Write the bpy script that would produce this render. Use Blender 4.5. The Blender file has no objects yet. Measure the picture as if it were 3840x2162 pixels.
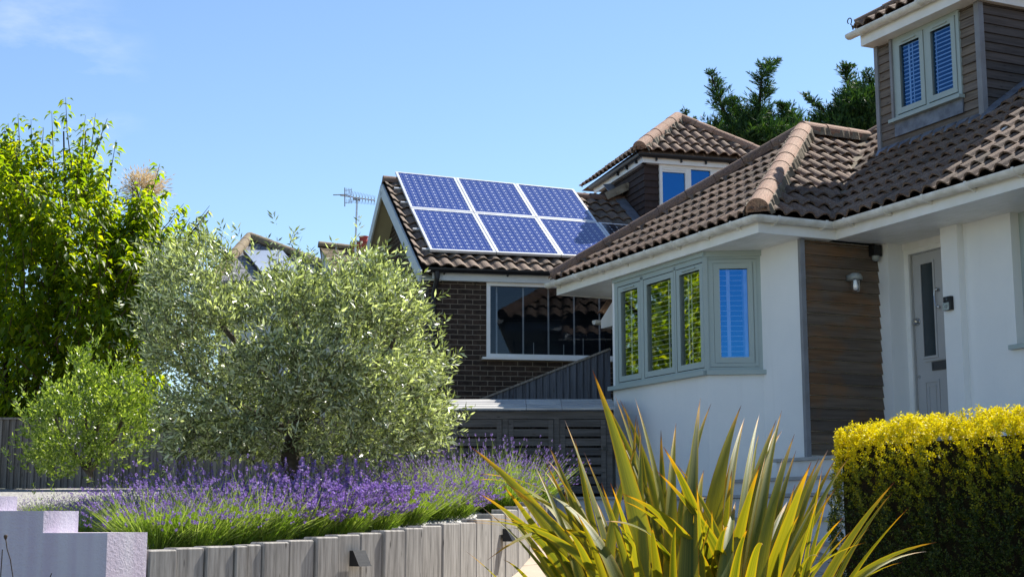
import bpy, math, random
import numpy as np
from mathutils import Vector
rad = math.radians
rng = np.random.default_rng(7)
random.seed(7)
scene = bpy.context.scene
COL = scene.collection
A3 = lambda *t: np.array(t, float)
ZV = A3(0, 0, 1)

# ------------------------------------------------------------------ camera
F, PITCH, ROLL = 5457.5, rad(9.0567), rad(-.089)
cam = bpy.data.objects.new('camera', bpy.data.cameras.new('camera'))
COL.objects.link(cam)
fw = A3(0, math.cos(PITCH), math.sin(PITCH))
r0 = A3(1, 0, 0); u0 = A3(0, -math.sin(PITCH), math.cos(PITCH))
RT = math.cos(ROLL) * r0 + math.sin(ROLL) * u0
UP = -math.sin(ROLL) * r0 + math.cos(ROLL) * u0
from mathutils import Matrix
cam.matrix_world = Matrix(((RT[0], UP[0], -fw[0], 0), (RT[1], UP[1], -fw[1], 0), (RT[2], UP[2], -fw[2], 0), (0, 0, 0, 1)))
cam.data.sensor_width = 36; cam.data.lens = 36 * F / 3840
cam.data.clip_start = .05; cam.data.clip_end = 3000
scene.camera = cam

def at(x, y, Y):
    """survey point: bearing read off the photograph (2575 px wide), at distance Y"""
    x = x * 1.4913; y = y * 1.4913
    d = fw + (x - 1920) / F * RT - (y - 1081) / F * UP
    return d * Y / d[1]

# ------------------------------------------------------------------ materials
def new_mat(name):
    m = bpy.data.materials.new(name); m.use_nodes = True
    nt = m.node_tree; nt.nodes.clear()
    out = nt.nodes.new('ShaderNodeOutputMaterial')
    return m, nt, out
def N(nt, t, **kw):
    n = nt.nodes.new('ShaderNode' + t)
    for k, v in kw.items():
        if k[0] == 'i':
            key = k[1:]
            n.inputs[int(key) if key.isdigit() else key].default_value = v
        else: setattr(n, k, v)
    return n
def math_n(nt, op, a, b=None, clamp=False):
    n = nt.nodes.new('ShaderNodeMath'); n.operation = op; n.use_clamp = clamp
    for i, q in enumerate((a, b)):
        if q is None: continue
        if isinstance(q, (int, float)): n.inputs[i].default_value = q
        else: nt.links.new(q, n.inputs[i])
    return n.outputs[0]
def mixc(nt, f, a, b, mode='MIX'):
    n = nt.nodes.new('ShaderNodeMix'); n.data_type = 'RGBA'; n.blend_type = mode
    for i, q in ((0, f), (6, a), (7, b)):
        if isinstance(q, (int, float)): n.inputs[i].default_value = q
        elif isinstance(q, (tuple, list)): n.inputs[i].default_value = (*q[:3], 1)
        else: nt.links.new(q, n.inputs[i])
    return n.outputs[2]
def ramp(nt, f, stops):
    n = nt.nodes.new('ShaderNodeValToRGB'); e = n.color_ramp.elements
    while len(e) < len(stops): e.new(.5)
    for q, (p, c) in zip(e, stops):
        q.position = p; q.color = (*c, 1) if isinstance(c, (tuple, list)) else (c, c, c, 1)
    nt.links.new(f, n.inputs[0]); return n.outputs[0]
def axes_vec(nt, dirs, scales):
    """texture vector = (P.d0*s0, P.d1*s1, P.d2*s2) with P the world position"""
    g = N(nt, 'NewGeometry'); c = N(nt, 'CombineXYZ')
    for i, (d, s) in enumerate(zip(dirs, scales)):
        v = N(nt, 'VectorMath', operation='DOT_PRODUCT'); nt.links.new(g.outputs['Position'], v.inputs[0])
        v.inputs[1].default_value = tuple(float(q) * s for q in d)
        nt.links.new(v.outputs['Value'], c.inputs[i])
    return c.outputs[0]
def noise(nt, vec, scale, detail=4, rough=.55):
    n = N(nt, 'TexNoise'); n.inputs['Scale'].default_value = scale; n.inputs['Detail'].default_value = detail
    n.inputs['Roughness'].default_value = rough
    if vec is not None: nt.links.new(vec, n.inputs['Vector'])
    return n.outputs['Fac']
def pos(nt): return N(nt, 'NewGeometry').outputs['Position']
def isl(nt): return N(nt, 'NewGeometry').outputs['Random Per Island']
def princ(nt, out, col, rough=.6, spec=.5, metal=0., bump=None, bs=.3, bd=.01):
    p = N(nt, 'BsdfPrincipled')
    if isinstance(col, (tuple, list)): p.inputs['Base Color'].default_value = (*col[:3], 1)
    else: nt.links.new(col, p.inputs['Base Color'])
    if isinstance(rough, (int, float)): p.inputs['Roughness'].default_value = rough
    else: nt.links.new(rough, p.inputs['Roughness'])
    p.inputs['Specular IOR Level'].default_value = spec; p.inputs['Metallic'].default_value = metal
    if bump is not None:
        b = N(nt, 'Bump'); b.inputs['Strength'].default_value = bs; b.inputs['Distance'].default_value = bd
        nt.links.new(bump, b.inputs['Height']); nt.links.new(b.outputs[0], p.inputs['Normal'])
    nt.links.new(p.outputs[0], out.inputs[0]); return p
def plain(name, c1, c2=None, rough=.6, spec=.4, scale=6, bs=.15, bd=.004, metal=0., bscale=60):
    m, nt, out = new_mat(name); c2 = c2 or tuple(q * .8 for q in c1)
    f = noise(nt, pos(nt), scale); col = mixc(nt, ramp(nt, f, ((.35, 0.), (.65, 1.))), c1, c2)
    princ(nt, out, col, rough, spec, metal, noise(nt, pos(nt), bscale, 3), bs, bd); return m
def wood(name, d, across, cols, rough=.75, fine=1., streak=.6, knots=True):
    """timber with the grain along d, tinted board by board"""
    m, nt, out = new_mat(name); third = np.cross(d, across)
    v = axes_vec(nt, (d, across, third), (1.6, 26 * fine, 26 * fine))
    f = noise(nt, v, 1.5, 6, .65); r = isl(nt)
    base = ramp(nt, r, tuple((i / max(1, len(cols) - 1), c) for i, c in enumerate(cols)))
    dark = mixc(nt, ramp(nt, f, ((.3, .55 * streak + .35), (.6, 0.))), base, (.02, .015, .012))
    if knots:
        v2 = axes_vec(nt, (d, across, third), (4, 14, 14)); vo = N(nt, 'TexVoronoi'); vo.inputs['Scale'].default_value = 1
        nt.links.new(v2, vo.inputs['Vector'])
        dark = mixc(nt, ramp(nt, vo.outputs['Distance'], ((.06, .7), (.14, 0.))), dark, (.015, .011, .009))
    princ(nt, out, dark, rough, .25, 0., f, .35, .004); return m
def leaf_mat(name, c1, c2, c3=None, trans=.45, rough=.45, spec=.4, tint=(1.5, 1.7, .5)):
    m, nt, out = new_mat(name)
    r = isl(nt); col = ramp(nt, r, ((0., c1), (.55, c2), (1., c3 or c2)))
    p = N(nt, 'BsdfPrincipled'); nt.links.new(col, p.inputs['Base Color'])
    p.inputs['Roughness'].default_value = rough; p.inputs['Specular IOR Level'].default_value = spec
    t = N(nt, 'BsdfTranslucent'); nt.links.new(mixc(nt, 1., col, tint, 'MULTIPLY'), t.inputs[0])
    mx = N(nt, 'MixShader'); mx.inputs[0].default_value = trans
    nt.links.new(p.outputs[0], mx.inputs[1]); nt.links.new(t.outputs[0], mx.inputs[2])
    nt.links.new(mx.outputs[0], out.inputs[0]); return m
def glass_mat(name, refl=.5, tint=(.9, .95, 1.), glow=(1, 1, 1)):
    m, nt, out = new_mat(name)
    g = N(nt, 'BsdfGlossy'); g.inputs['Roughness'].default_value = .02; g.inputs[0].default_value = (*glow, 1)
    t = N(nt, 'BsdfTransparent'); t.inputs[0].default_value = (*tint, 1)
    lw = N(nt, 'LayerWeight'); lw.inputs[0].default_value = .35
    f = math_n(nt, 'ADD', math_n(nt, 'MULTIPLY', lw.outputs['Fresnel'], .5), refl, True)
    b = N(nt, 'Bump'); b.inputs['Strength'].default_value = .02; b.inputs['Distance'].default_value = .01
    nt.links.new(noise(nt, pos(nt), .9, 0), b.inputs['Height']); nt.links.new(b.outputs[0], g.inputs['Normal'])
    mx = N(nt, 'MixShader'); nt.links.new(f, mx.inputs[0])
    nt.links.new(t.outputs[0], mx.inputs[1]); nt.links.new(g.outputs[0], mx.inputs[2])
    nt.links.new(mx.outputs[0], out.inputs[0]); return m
def tile_mat(name, c1, c2, c3, lich=(.35, .3, .2), lamt=.5):
    m, nt, out = new_mat(name); P = pos(nt)
    base = ramp(nt, isl(nt), ((0., c1), (.5, c2), (1., c3)))
    f = noise(nt, P, 9, 6, .7)
    base = mixc(nt, ramp(nt, f, ((.42, 0.), (.75, lamt))), base, lich)
    g = noise(nt, P, 70, 4, .7)
    base = mixc(nt, ramp(nt, g, ((.36, .75), (.55, 0.))), base, (.03, .022, .018))
    sp = noise(nt, P, 38, 2, .5)
    base = mixc(nt, ramp(nt, sp, ((.70, 0.), (.76, .6))), base, (.55, .5, .42))
    princ(nt, out, base, .85, .25, 0., g, .5, .006); return m
def brick_mat(name, along, c1, c2, mortar):
    m, nt, out = new_mat(name); P = axes_vec(nt, (along, ZV, ZV), (1, 1, 0))
    b = N(nt, 'TexBrick'); nt.links.new(P, b.inputs['Vector'])
    b.inputs['Color1'].default_value = (*c1, 1); b.inputs['Color2'].default_value = (*c2, 1); b.inputs['Mortar'].default_value = (*mortar, 1)
    b.inputs['Scale'].default_value = 1; b.inputs['Mortar Size'].default_value = .006; b.inputs['Mortar Smooth'].default_value = .3
    b.inputs['Brick Width'].default_value = .225; b.inputs['Row Height'].default_value = .075; b.inputs['Bias'].default_value = -.2
    f = noise(nt, pos(nt), 14, 5, .7)
    col = mixc(nt, ramp(nt, f, ((.35, .8), (.62, 0.))), b.outputs['Color'], (.02, .014, .011))
    col = mixc(nt, ramp(nt, b.outputs['Fac'], ((.1, 0.), (.6, 1.))), col, mortar)
    h = math_n(nt, 'SUBTRACT', math_n(nt, 'MULTIPLY', f, .3), b.outputs['Fac'])
    princ(nt, out, col, .9, .2, 0., h, .6, .008); return m

# ------------------------------------------------------------------ mesh helpers
class Fr:
    """level local frame: a along the facade, b into the building, c up"""
    def __init__(s, o, yaw):
        s.o = A3(*o); y = rad(yaw); s.U = A3(math.cos(y), math.sin(y), 0); s.V = A3(-math.sin(y), math.cos(y), 0)
    def p(s, a, b, c): return A3(s.o[0], s.o[1], 0) + a * s.U + b * s.V + c * ZV
class MB:
    def __init__(s): s.v = []; s.f = []; s.uv = []; s.mi = []
    def add(s, vs, fs, m=0, uvs=None):
        o = len(s.v); s.v.extend(tuple(map(float, q)) for q in vs)
        for i, f in enumerate(fs):
            s.f.append(tuple(o + j for j in f)); s.mi.append(m); s.uv.append(uvs[i] if uvs else None)
    def hexa(s, p, m=0):
        s.add(p, ((0, 3, 2, 1), (4, 5, 6, 7), (0, 1, 5, 4), (1, 2, 6, 5), (2, 3, 7, 6), (3, 0, 4, 7)), m)
    def box(s, fr, a0, a1, b0, b1, c0, c1, m=0):
        s.hexa([fr.p(a, b, c) for c in (c0, c1) for a, b in ((a0, b0), (a1, b0), (a1, b1), (a0, b1))], m)
    def prism(s, pts, c0, c1, m=0):
        """vertical prism over a plan outline of world points (counter-clockwise)"""
        n = len(pts); vs = [A3(q[0], q[1], c0) for q in pts] + [A3(q[0], q[1], c1) for q in pts]
        s.add(vs, [tuple(range(n))[::-1], tuple(range(n, 2 * n))] + [(i, (i + 1) % n, n + (i + 1) % n, n + i) for i in range(n)], m)
    def slab(s, pts, d, m=0):
        """polygon of world points thickened by the vector d"""
        n = len(pts); vs = [A3(*q) for q in pts] + [A3(*q) + d for q in pts]
        s.add(vs, [tuple(range(n))[::-1], tuple(range(n, 2 * n))] + [(i, (i + 1) % n, n + (i + 1) % n, n + i) for i in range(n)], m)
    def beam(s, p, q, w, h, up=ZV, m=0):
        p = A3(*p); q = A3(*q); d = (q - p) / np.linalg.norm(q - p); x = np.cross(d, up); x /= np.linalg.norm(x); y = np.cross(x, d)
        x = x * w / 2; y = y * h / 2
        s.hexa([p - x - y, p + x - y, p + x + y, p - x + y, q - x - y, q + x - y, q + x + y, q - x + y], m)
    def tube(s, path, rs, n=8, m=0, cap=True):
        path = [A3(*q) for q in path]; k = len(path)
        if isinstance(rs, (int, float)): rs = [rs] * k
        vs = []; ref = None
        for i, q in enumerate(path):
            d = path[min(i + 1, k - 1)] - path[max(i - 1, 0)]; d = d / (np.linalg.norm(d) + 1e-9)
            if ref is None: ref = np.cross(d, A3(.31, .17, .93)); 
            x = ref - d * (ref @ d); x /= np.linalg.norm(x) + 1e-9; ref = x; y = np.cross(d, x)
            vs += [q + rs[i] * (math.cos(t) * x + math.sin(t) * y) for t in np.linspace(0, 2 * math.pi, n, endpoint=False)]
        fs = [(i * n + j, i * n + (j + 1) % n, (i + 1) * n + (j + 1) % n, (i + 1) * n + j) for i in range(k - 1) for j in range(n)]
        if cap: fs += [tuple(range(n))[::-1], tuple(range((k - 1) * n, k * n))]
        s.add(vs, fs, m)
    def arc(s, p, q, c_up, side, r, a0, a1, n=10, t=0., m=0):
        """trough or half round from p to q: angle 0 = side, 90 deg = c_up; t = wall thickness"""
        p = A3(*p); q = A3(*q); an = np.linspace(rad(a0), rad(a1), n)
        rows = []
        for e in (p, q): rows.append([e + r * (math.cos(t_) * side + math.sin(t_) * c_up) for t_ in an])
        vs = rows[0] + rows[1]; fs = [(i, i + 1, n + i + 1, n + i) for i in range(n - 1)]
        if t:
            o = len(vs)
            for e in (p, q): vs += [e + (r - t) * (math.cos(t_) * side + math.sin(t_) * c_up) for t_ in an]
            fs += [(o + i + 1, o + i, o + n + i, o + n + i + 1) for i in range(n - 1)]
            fs += [(0, n, o + n, o), (n - 1, o + n - 1, o + 2 * n - 1, 2 * n - 1)]
            fs += [(i, o + i, o + i + 1, i + 1) for i in range(n - 1)] + [(n + i, n + i + 1, o + n + i + 1, o + n + i) for i in range(n - 1)]
        s.add(vs, fs, m)
    def lathe(s, fr_o, prof, n=16, m=0, ax=ZV):
        o = A3(*fr_o); x = np.cross(ax, A3(.3, .9, .1)); x /= np.linalg.norm(x); y = np.cross(ax, x); vs = []
        for r, h in prof: vs += [o + h * ax + r * (math.cos(t) * x + math.sin(t) * y) for t in np.linspace(0, 2 * math.pi, n, endpoint=False)]
        fs = [(i * n + j, i * n + (j + 1) % n, (i + 1) * n + (j + 1) % n, (i + 1) * n + j) for i in range(len(prof) - 1) for j in range(n)]
        s.add(vs, fs, m)
    def build(s, name, mats, parent=None, base=None, smooth=False):
        if not isinstance(mats, (list, tuple)): mats = [mats]
        o = A3(*root_loc(parent)) if parent is not None else (A3(*base) if base is not None else A3(0, 0, 0))
        me = bpy.data.meshes.new(name)
        me.from_pydata([tuple(A3(*q) - o) for q in s.v], [], s.f)
        for m in mats: me.materials.append(m)
        if len(mats) > 1: me.polygons.foreach_set('material_index', s.mi)
        if any(s.uv):
            l = me.uv_layers.new(name='UVMap'); k = 0
            for f, uv in zip(s.f, s.uv):
                for j in range(len(f)):
                    l.data[k].uv = uv[j] if uv else (0, 0); k += 1
        if smooth: me.polygons.foreach_set('use_smooth', [True] * len(me.polygons))
        return link(name, me, parent, o)
def link(name, me, parent, o):
    ob = bpy.data.objects.new(name, me); COL.objects.link(ob)
    if parent is not None: ob.parent = parent
    else: ob.location = tuple(o)
    return ob
def root_loc(ob):
    while ob.parent is not None: ob = ob.parent
    return ob.location
def np_mesh(name, V, Q, mats, parent=None, base=(0, 0, 0), uv=None, mi=None, smooth=False):
    """mesh from numpy arrays: V (n,3) world points, Q (m,k) faces"""
    o = A3(*(root_loc(parent) if parent is not None else base)); me = bpy.data.meshes.new(name)
    n, (m, k) = len(V), Q.shape
    me.vertices.add(n); me.vertices.foreach_set('co', (V - o).astype(np.float32).ravel())
    me.loops.add(m * k); me.loops.foreach_set('vertex_index', Q.astype(np.int32).ravel())
    me.polygons.add(m); me.polygons.foreach_set('loop_start', np.arange(0, m * k, k, dtype=np.int32))
    if not isinstance(mats, (list, tuple)): mats = [mats]
    for q in mats: me.materials.append(q)
    if mi is not None: me.polygons.foreach_set('material_index', np.asarray(mi, np.int32))
    if uv is not None:
        l = me.uv_layers.new(name='UVMap'); l.data.foreach_set('uv', uv[Q.ravel()].astype(np.float32).ravel())
    if smooth: me.polygons.foreach_set('use_smooth', np.ones(m, bool))
    me.update(calc_edges=True); me.validate()
    return link(name, me, parent, o)
def thing(name, label, cat, loc, group=None):
    o = bpy.data.objects.new(name, None); COL.objects.link(o); o.location = tuple(map(float, loc)); o.empty_display_size = .2
    return tag(o, label, cat, group)
def tag(o, label, cat, group=None):
    o['label'] = label; o['category'] = cat
    if group: o['group'] = group
    return o
def kind(o, k, label=None):
    o['kind'] = k
    if label: o['label'] = label
    return o
def unit(v): return v / (np.linalg.norm(v, axis=-1, keepdims=True) + 1e-9)

# ------------------------------------------------------------------ roof coverings
def tile_slope(mb, P0, Ud, Sd, Nd, smax, ul, ur, cover=.2, gauge=.325, amp=.056, thick=.02, lift=.042):
    """interlocking pantiles: every tile its own island, laid in lapped courses and cut to the slope's outline"""
    nc = int(math.ceil(smax / gauge)); K = 9; t = np.linspace(0, 1, K)
    prof = lambda u: amp * (.5 + .5 * np.cos(2 * math.pi * (u / cover - .25 * np.sin(2 * math.pi * u / cover) / math.pi))) ** 1.25
    for k in range(nc):
        s0 = k * gauge; s1 = min(s0 + gauge + .03, smax)
        if s1 - s0 < .06: continue
        lo = min(ul(s0), ul(s1)); hi = max(ur(s0), ur(s1))
        for c in range(int(math.floor(lo / cover)), int(math.ceil(hi / cover))):
            us = (c + t) * cover; j = random.uniform(-.004, .004); js = random.uniform(-.006, .006)
            a = np.clip(us, ul(s0), ur(s0)); b = np.clip(us, ul(s1), ur(s1))
            if a[-1] - a[0] < 1e-4 and b[-1] - b[0] < 1e-4: continue
            pa = prof(a); pb = prof(b); rows = []
            for uu, ss, hh in ((a, s0 + js, pa + lift - thick + j), (a, s0 + js, pa + lift + j), (b, s1, pb)):
                rows.append(P0 + uu[:, None] * Ud + ss * Sd + hh[:, None] * Nd)
            vs = np.concatenate(rows)
            fs = [(r * K + i, r * K + i + 1, (r + 1) * K + i + 1, (r + 1) * K + i) for r in (0, 1) for i in range(K - 1)]
            mb.add(vs, fs)
def ridge(mb, p, q, r=.125, seg=.42, m=0):
    p = A3(*p); q = A3(*q); L = np.linalg.norm(q - p); d = (q - p) / L; side = np.cross(d, ZV); side /= np.linalg.norm(side); up = np.cross(side, d)
    n = max(1, round(L / seg))
    for i in range(n):
        a = p + d * L * i / n; b = p + d * (L * (i + 1) / n - .006); jr = random.uniform(-.006, .006)
        an = np.linspace(rad(-12), rad(192), 13); vs = []
        for e, rr in ((a, r + .004 + jr * .5), (b, r - .002 + jr * .5)): vs += [e + rr * (math.cos(t) * side + math.sin(t) * up) for t in an]
        vs += [a + (r - .012) * (math.cos(t) * side + math.sin(t) * up) for t in an]
        fs = [(j, j + 1, 13 + j + 1, 13 + j) for j in range(12)] + [(26 + j, 26 + j + 1, j + 1, j) for j in range(12)]
        if i == 0: fs.append(tuple(range(26, 39)))
        mb.add(vs, fs, m)
def mortar(mb, p, q, r=.15, h=.05):
    p = A3(*p); q = A3(*q); L = np.linalg.norm(q - p); d = (q - p) / L; side = np.cross(d, ZV); side /= np.linalg.norm(side); up = np.cross(side, d)
    n = int(L / .05); vs = []
    for i in range(n + 1):
        c = p + d * L * i / n
        w1, w2 = r + random.uniform(-.015, .03), r + random.uniform(-.015, .03)
        vs += [c - side * w1 - up * .06, c - side * w1 * .8 + up * h, c + side * w2 * .8 + up * h, c + side * w2 - up * .06]
    fs = [(4 * i + j, 4 * i + j + 1, 4 * i + 5 + j, 4 * i + 4 + j) for i in range(n) for j in range(3)]
    mb.add(vs, fs)

# ------------------------------------------------------------------ light and sky
SUN_AZ, SUN_EL = 47., 50.
sd = A3(math.cos(rad(SUN_EL)) * math.cos(rad(SUN_AZ)), math.cos(rad(SUN_EL)) * math.sin(rad(SUN_AZ)), math.sin(rad(SUN_EL)))
sun = bpy.data.objects.new('sun', bpy.data.lights.new('sun', 'SUN')); COL.objects.link(sun)
sun.data.energy = 5.0; sun.data.angle = rad(.53); sun.data.color = (1., .95, .87)
sun.rotation_euler = Vector(tuple(sd)).to_track_quat('Z', 'Y').to_euler(); sun.location = (20, 15, 30)
w = bpy.data.worlds.new('World'); scene.world = w; w.use_nodes = True
nt = w.node_tree; nt.nodes.clear()
sky = N(nt, 'TexSky', sky_type='NISHITA'); sky.sun_disc = False
sky.sun_elevation = rad(SUN_EL); sky.sun_rotation = rad(90 - SUN_AZ)
sky.altitude = 0; sky.air_density = 1.; sky.dust_density = .05; sky.ozone_density = 4.
tc = N(nt, 'TexCoord'); mp = N(nt, 'Mapping'); mp.inputs['Scale'].default_value = (5, 5, 14)
nt.links.new(tc.outputs['Generated'], mp.inputs[0])
cl = noise(nt, mp.outputs[0], 1.7, 6, .6)
vd = N(nt, 'VectorMath', operation='DOT_PRODUCT'); nt.links.new(tc.outputs['Generated'], vd.inputs[0])
q = at(60, 195, 1.); q = q / np.linalg.norm(q); vd.inputs[1].default_value = tuple(q)
near = ramp(nt, vd.outputs['Value'], ((.9978, 0.), (.9998, 1.)))
cf = math_n(nt, 'MULTIPLY', math_n(nt, 'MULTIPLY', ramp(nt, cl, ((.52, 0.), (.72, 1.))), near), .3)
bg = N(nt, 'Background'); bg.inputs[1].default_value = .088
nt.links.new(mixc(nt, cf, sky.outputs[0], (6.5, 6.8, 7.2)), bg.inputs[0])
wo = N(nt, 'OutputWorld'); nt.links.new(bg.outputs[0], wo.inputs[0])
scene.view_settings.view_transform = 'Standard'; scene.view_settings.look = 'None'
scene.view_settings.gamma = 1; scene.view_settings.exposure = 1.05; scene.view_settings.use_curve_mapping = False
scene.cycles.max_bounces = 8; scene.cycles.transparent_max_bounces = 12

# ------------------------------------------------------------------ frames of the buildings
KA = (2.62867, 15.2)
FA = Fr(KA, -65.19)                                   # bungalow: a to the right along its front, b into the house
UA, VA = FA.U, FA.V
FB = Fr((-1.33529, 21.0), 16.0)                       # brick house roof
FW = Fr((-.38, 21.3), 11.0)                           # brick house front wall

# ------------------------------------------------------------------ palette
M = {}
M['tile'] = tile_mat('brown_concrete_tile', (.165, .105, .073), (.245, .158, .112), (.10, .067, .05), (.34, .27, .19))
M['tile_b'] = tile_mat('dark_concrete_tile', (.15, .102, .078), (.2, .138, .105), (.105, .075, .06))
M['ridge'] = tile_mat('ridge_tile', (.36, .205, .14), (.41, .245, .17), (.30, .175, .12), (.36, .29, .21), .45)
M['ridge_dark'] = tile_mat('weathered_ridge_tile', (.19, .12, .095), (.23, .15, .12), (.16, .105, .085), (.4, .22, .06), .35)
M['mortar'] = plain('mortar', (.25, .215, .165), (.15, .125, .09), .95, .1, 12, .6, .01, bscale=40)
M['deck'] = plain('roof_underlay', (.02, .018, .016), rough=.95, spec=.1)
m, nt, out = new_mat('cream_render'); P_ = pos(nt)
f = noise(nt, P_, 2.2, 5, .65); st0 = noise(nt, axes_vec(nt, (UA, VA, ZV), (9, 9, .7)), 1., 4, .6)
base = mixc(nt, ramp(nt, f, ((.35, 0.), (.7, .5))), (.79, .805, .80), (.72, .745, .75)); base = mixc(nt, ramp(nt, st0, ((.58, 0.), (.8, .18))), base, (.55, .56, .54))
princ(nt, out, base, .88, .15, 0., noise(nt, P_, 55, 5, .7), .35, .006); M['render'] = m
M['upvc'] = plain('white_upvc', (.82, .82, .80), (.74, .74, .70), .35, .5, 4, .02, .001)
M['gutter'] = plain('white_gutter', (.80, .80, .76), (.60, .585, .52), .4, .45, 7, .05, .002)
M['sage'] = plain('sage_frame', (.36, .43, .42), (.34, .41, .40), .45, .4, 3, .04, .001)
M['seal'] = plain('black_seal', (.012, .012, .014), rough=.7)
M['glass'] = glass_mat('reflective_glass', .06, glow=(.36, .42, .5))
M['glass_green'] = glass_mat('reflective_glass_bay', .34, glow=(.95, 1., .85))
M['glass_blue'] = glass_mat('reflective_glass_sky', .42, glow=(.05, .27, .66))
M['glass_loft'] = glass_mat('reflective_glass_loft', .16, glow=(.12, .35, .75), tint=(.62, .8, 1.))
M['room'] = plain('dark_room', (.02, .026, .035), rough=.9, spec=.1)
M['blind'] = plain('white_blind', (.9, .9, .9), rough=.5)
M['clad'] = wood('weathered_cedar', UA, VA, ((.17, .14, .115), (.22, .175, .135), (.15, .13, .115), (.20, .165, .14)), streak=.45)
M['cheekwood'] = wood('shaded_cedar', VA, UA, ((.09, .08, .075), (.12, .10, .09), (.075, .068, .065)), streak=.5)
M['bargewood'] = plain('grey_corner_board', (.24, .25, .27), (.2, .2, .21), .6, .3, 5)
M['lead'] = plain('lead_sheet', (.20, .22, .26), (.11, .12, .15), .5, .5, 7, .4, .01, metal=.3, bscale=18)
M['door'] = plain('grey_door_paint', (.46, .465, .47), (.43, .435, .44), .4, .45, 3, .03, .001)
M['frosted'] = plain('obscured_glass', (.035, .05, .06), rough=.2, spec=.6, scale=3)
M['chrome'] = plain('satin_chrome', (.6, .62, .65), rough=.22, metal=1.)
M['black'] = plain('black_plastic', (.012, .013, .015), rough=.4)
M['lampgrey'] = plain('galvanised_lamp', (.33, .36, .35), rough=.5, metal=.2)
M['clear'] = glass_mat('clear_glass', .08, (.95, .97, 1.))
M['bulb'] = plain('opal_bulb', (.85, .86, .9), rough=.3)
m, nt, out = new_mat('stained_cedar')                 # porch cladding: silvered boards with orange-brown unfaded patches
v = axes_vec(nt, (VA, UA, ZV), (1.2, 14, 22)); f = noise(nt, v, 1.5, 5, .6)
base = ramp(nt, isl(nt), ((0., (.135, .105, .08)), (.5, (.18, .14, .105)), (1., (.105, .085, .07))))
pt = noise(nt, axes_vec(nt, (VA, ZV, UA), (1.1, 1.9, 1)), 1.6, 3, .6)
base = mixc(nt, ramp(nt, pt, ((.5, 0.), (.66, .7))), base, (.22, .11, .045))
base = mixc(nt, ramp(nt, f, ((.25, .6), (.6, 0.))), base, (.018, .012, .009))
princ(nt, out, base, .7, .25, 0., f, .35, .004); M['porchwood'] = m

# ------------------------------------------------------------------ building blocks for windows
def ring(mb, fr, a0, a1, c0, c1, b0, b1, w, m=0):
    mb.box(fr, a0, a0 + w, b0, b1, c0, c1, m); mb.box(fr, a1 - w, a1, b0, b1, c0, c1, m)
    mb.box(fr, a0 + w, a1 - w, b0, b1, c0, c0 + w, m); mb.box(fr, a0 + w, a1 - w, b0, b1, c1 - w, c1, m)
def casement(part, fr, a0, a1, c0, c1, b, frame, glass, wide=.07, blind=None, tapes=(), vent=False, slat=.058, room=True, thin=(.006, .012)):
    """opening light: sash ring, pane, blind and the dark room behind as sub-parts of the window"""
    s = MB(); ring(s, fr, a0, a1, c0, c1, b - .012, b + .04, wide); ring(s, fr, a0 + wide - .012, a1 - wide + .012, c0 + wide - .012, c1 - wide + .012, b - .004, b + .03, .012)
    s.build('sash', frame, part)
    g = MB(); e = wide - .005; g.add([fr.p(a0 + e, b + .022, c0 + e), fr.p(a1 - e, b + .022, c0 + e), fr.p(a1 - e, b + .022, c1 - e), fr.p(a0 + e, b + .022, c1 - e)], [(0, 1, 2, 3)])
    g.build('pane', glass, part)
    if blind:
        bl = MB(); z = c0 + wide + .01
        while z < c1 - wide:
            bl.box(fr, a0 + wide, a1 - wide, b + .05, b + .05 + thin[1], z, z + thin[0]); z += slat
        for t0, t1 in tapes: bl.box(fr, a0 + wide + t0, a0 + wide + t1, b + .044, b + .048, c0 + wide, c1 - wide)
        bl.build('blind', M['blind'], part)
    if vent:
        v = MB(); v.box(fr, a0 + (a1 - a0) * .25, a1 - (a1 - a0) * .25, b - .03, b - .012, c1 - wide * .62, c1 - wide * .36); v.build('trickle_vent', frame, part)
    if room:
        r = MB(); p = fr.p; d = .55; x0, x1, z0, z1 = a0 + .02, a1 - .02, c0 + .02, c1 - .02; B0 = b + .045
        vs = [p(x0, B0, z0), p(x1, B0, z0), p(x1, B0, z1), p(x0, B0, z1), p(x0, B0 + d, z0), p(x1, B0 + d, z0), p(x1, B0 + d, z1), p(x0, B0 + d, z1)]
        r.add(vs, [(0, 1, 5, 4), (1, 2, 6, 5), (2, 3, 7, 6), (3, 0, 4, 7), (4, 5, 6, 7)]); r.build('room_lining', M['room'], part)
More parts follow.
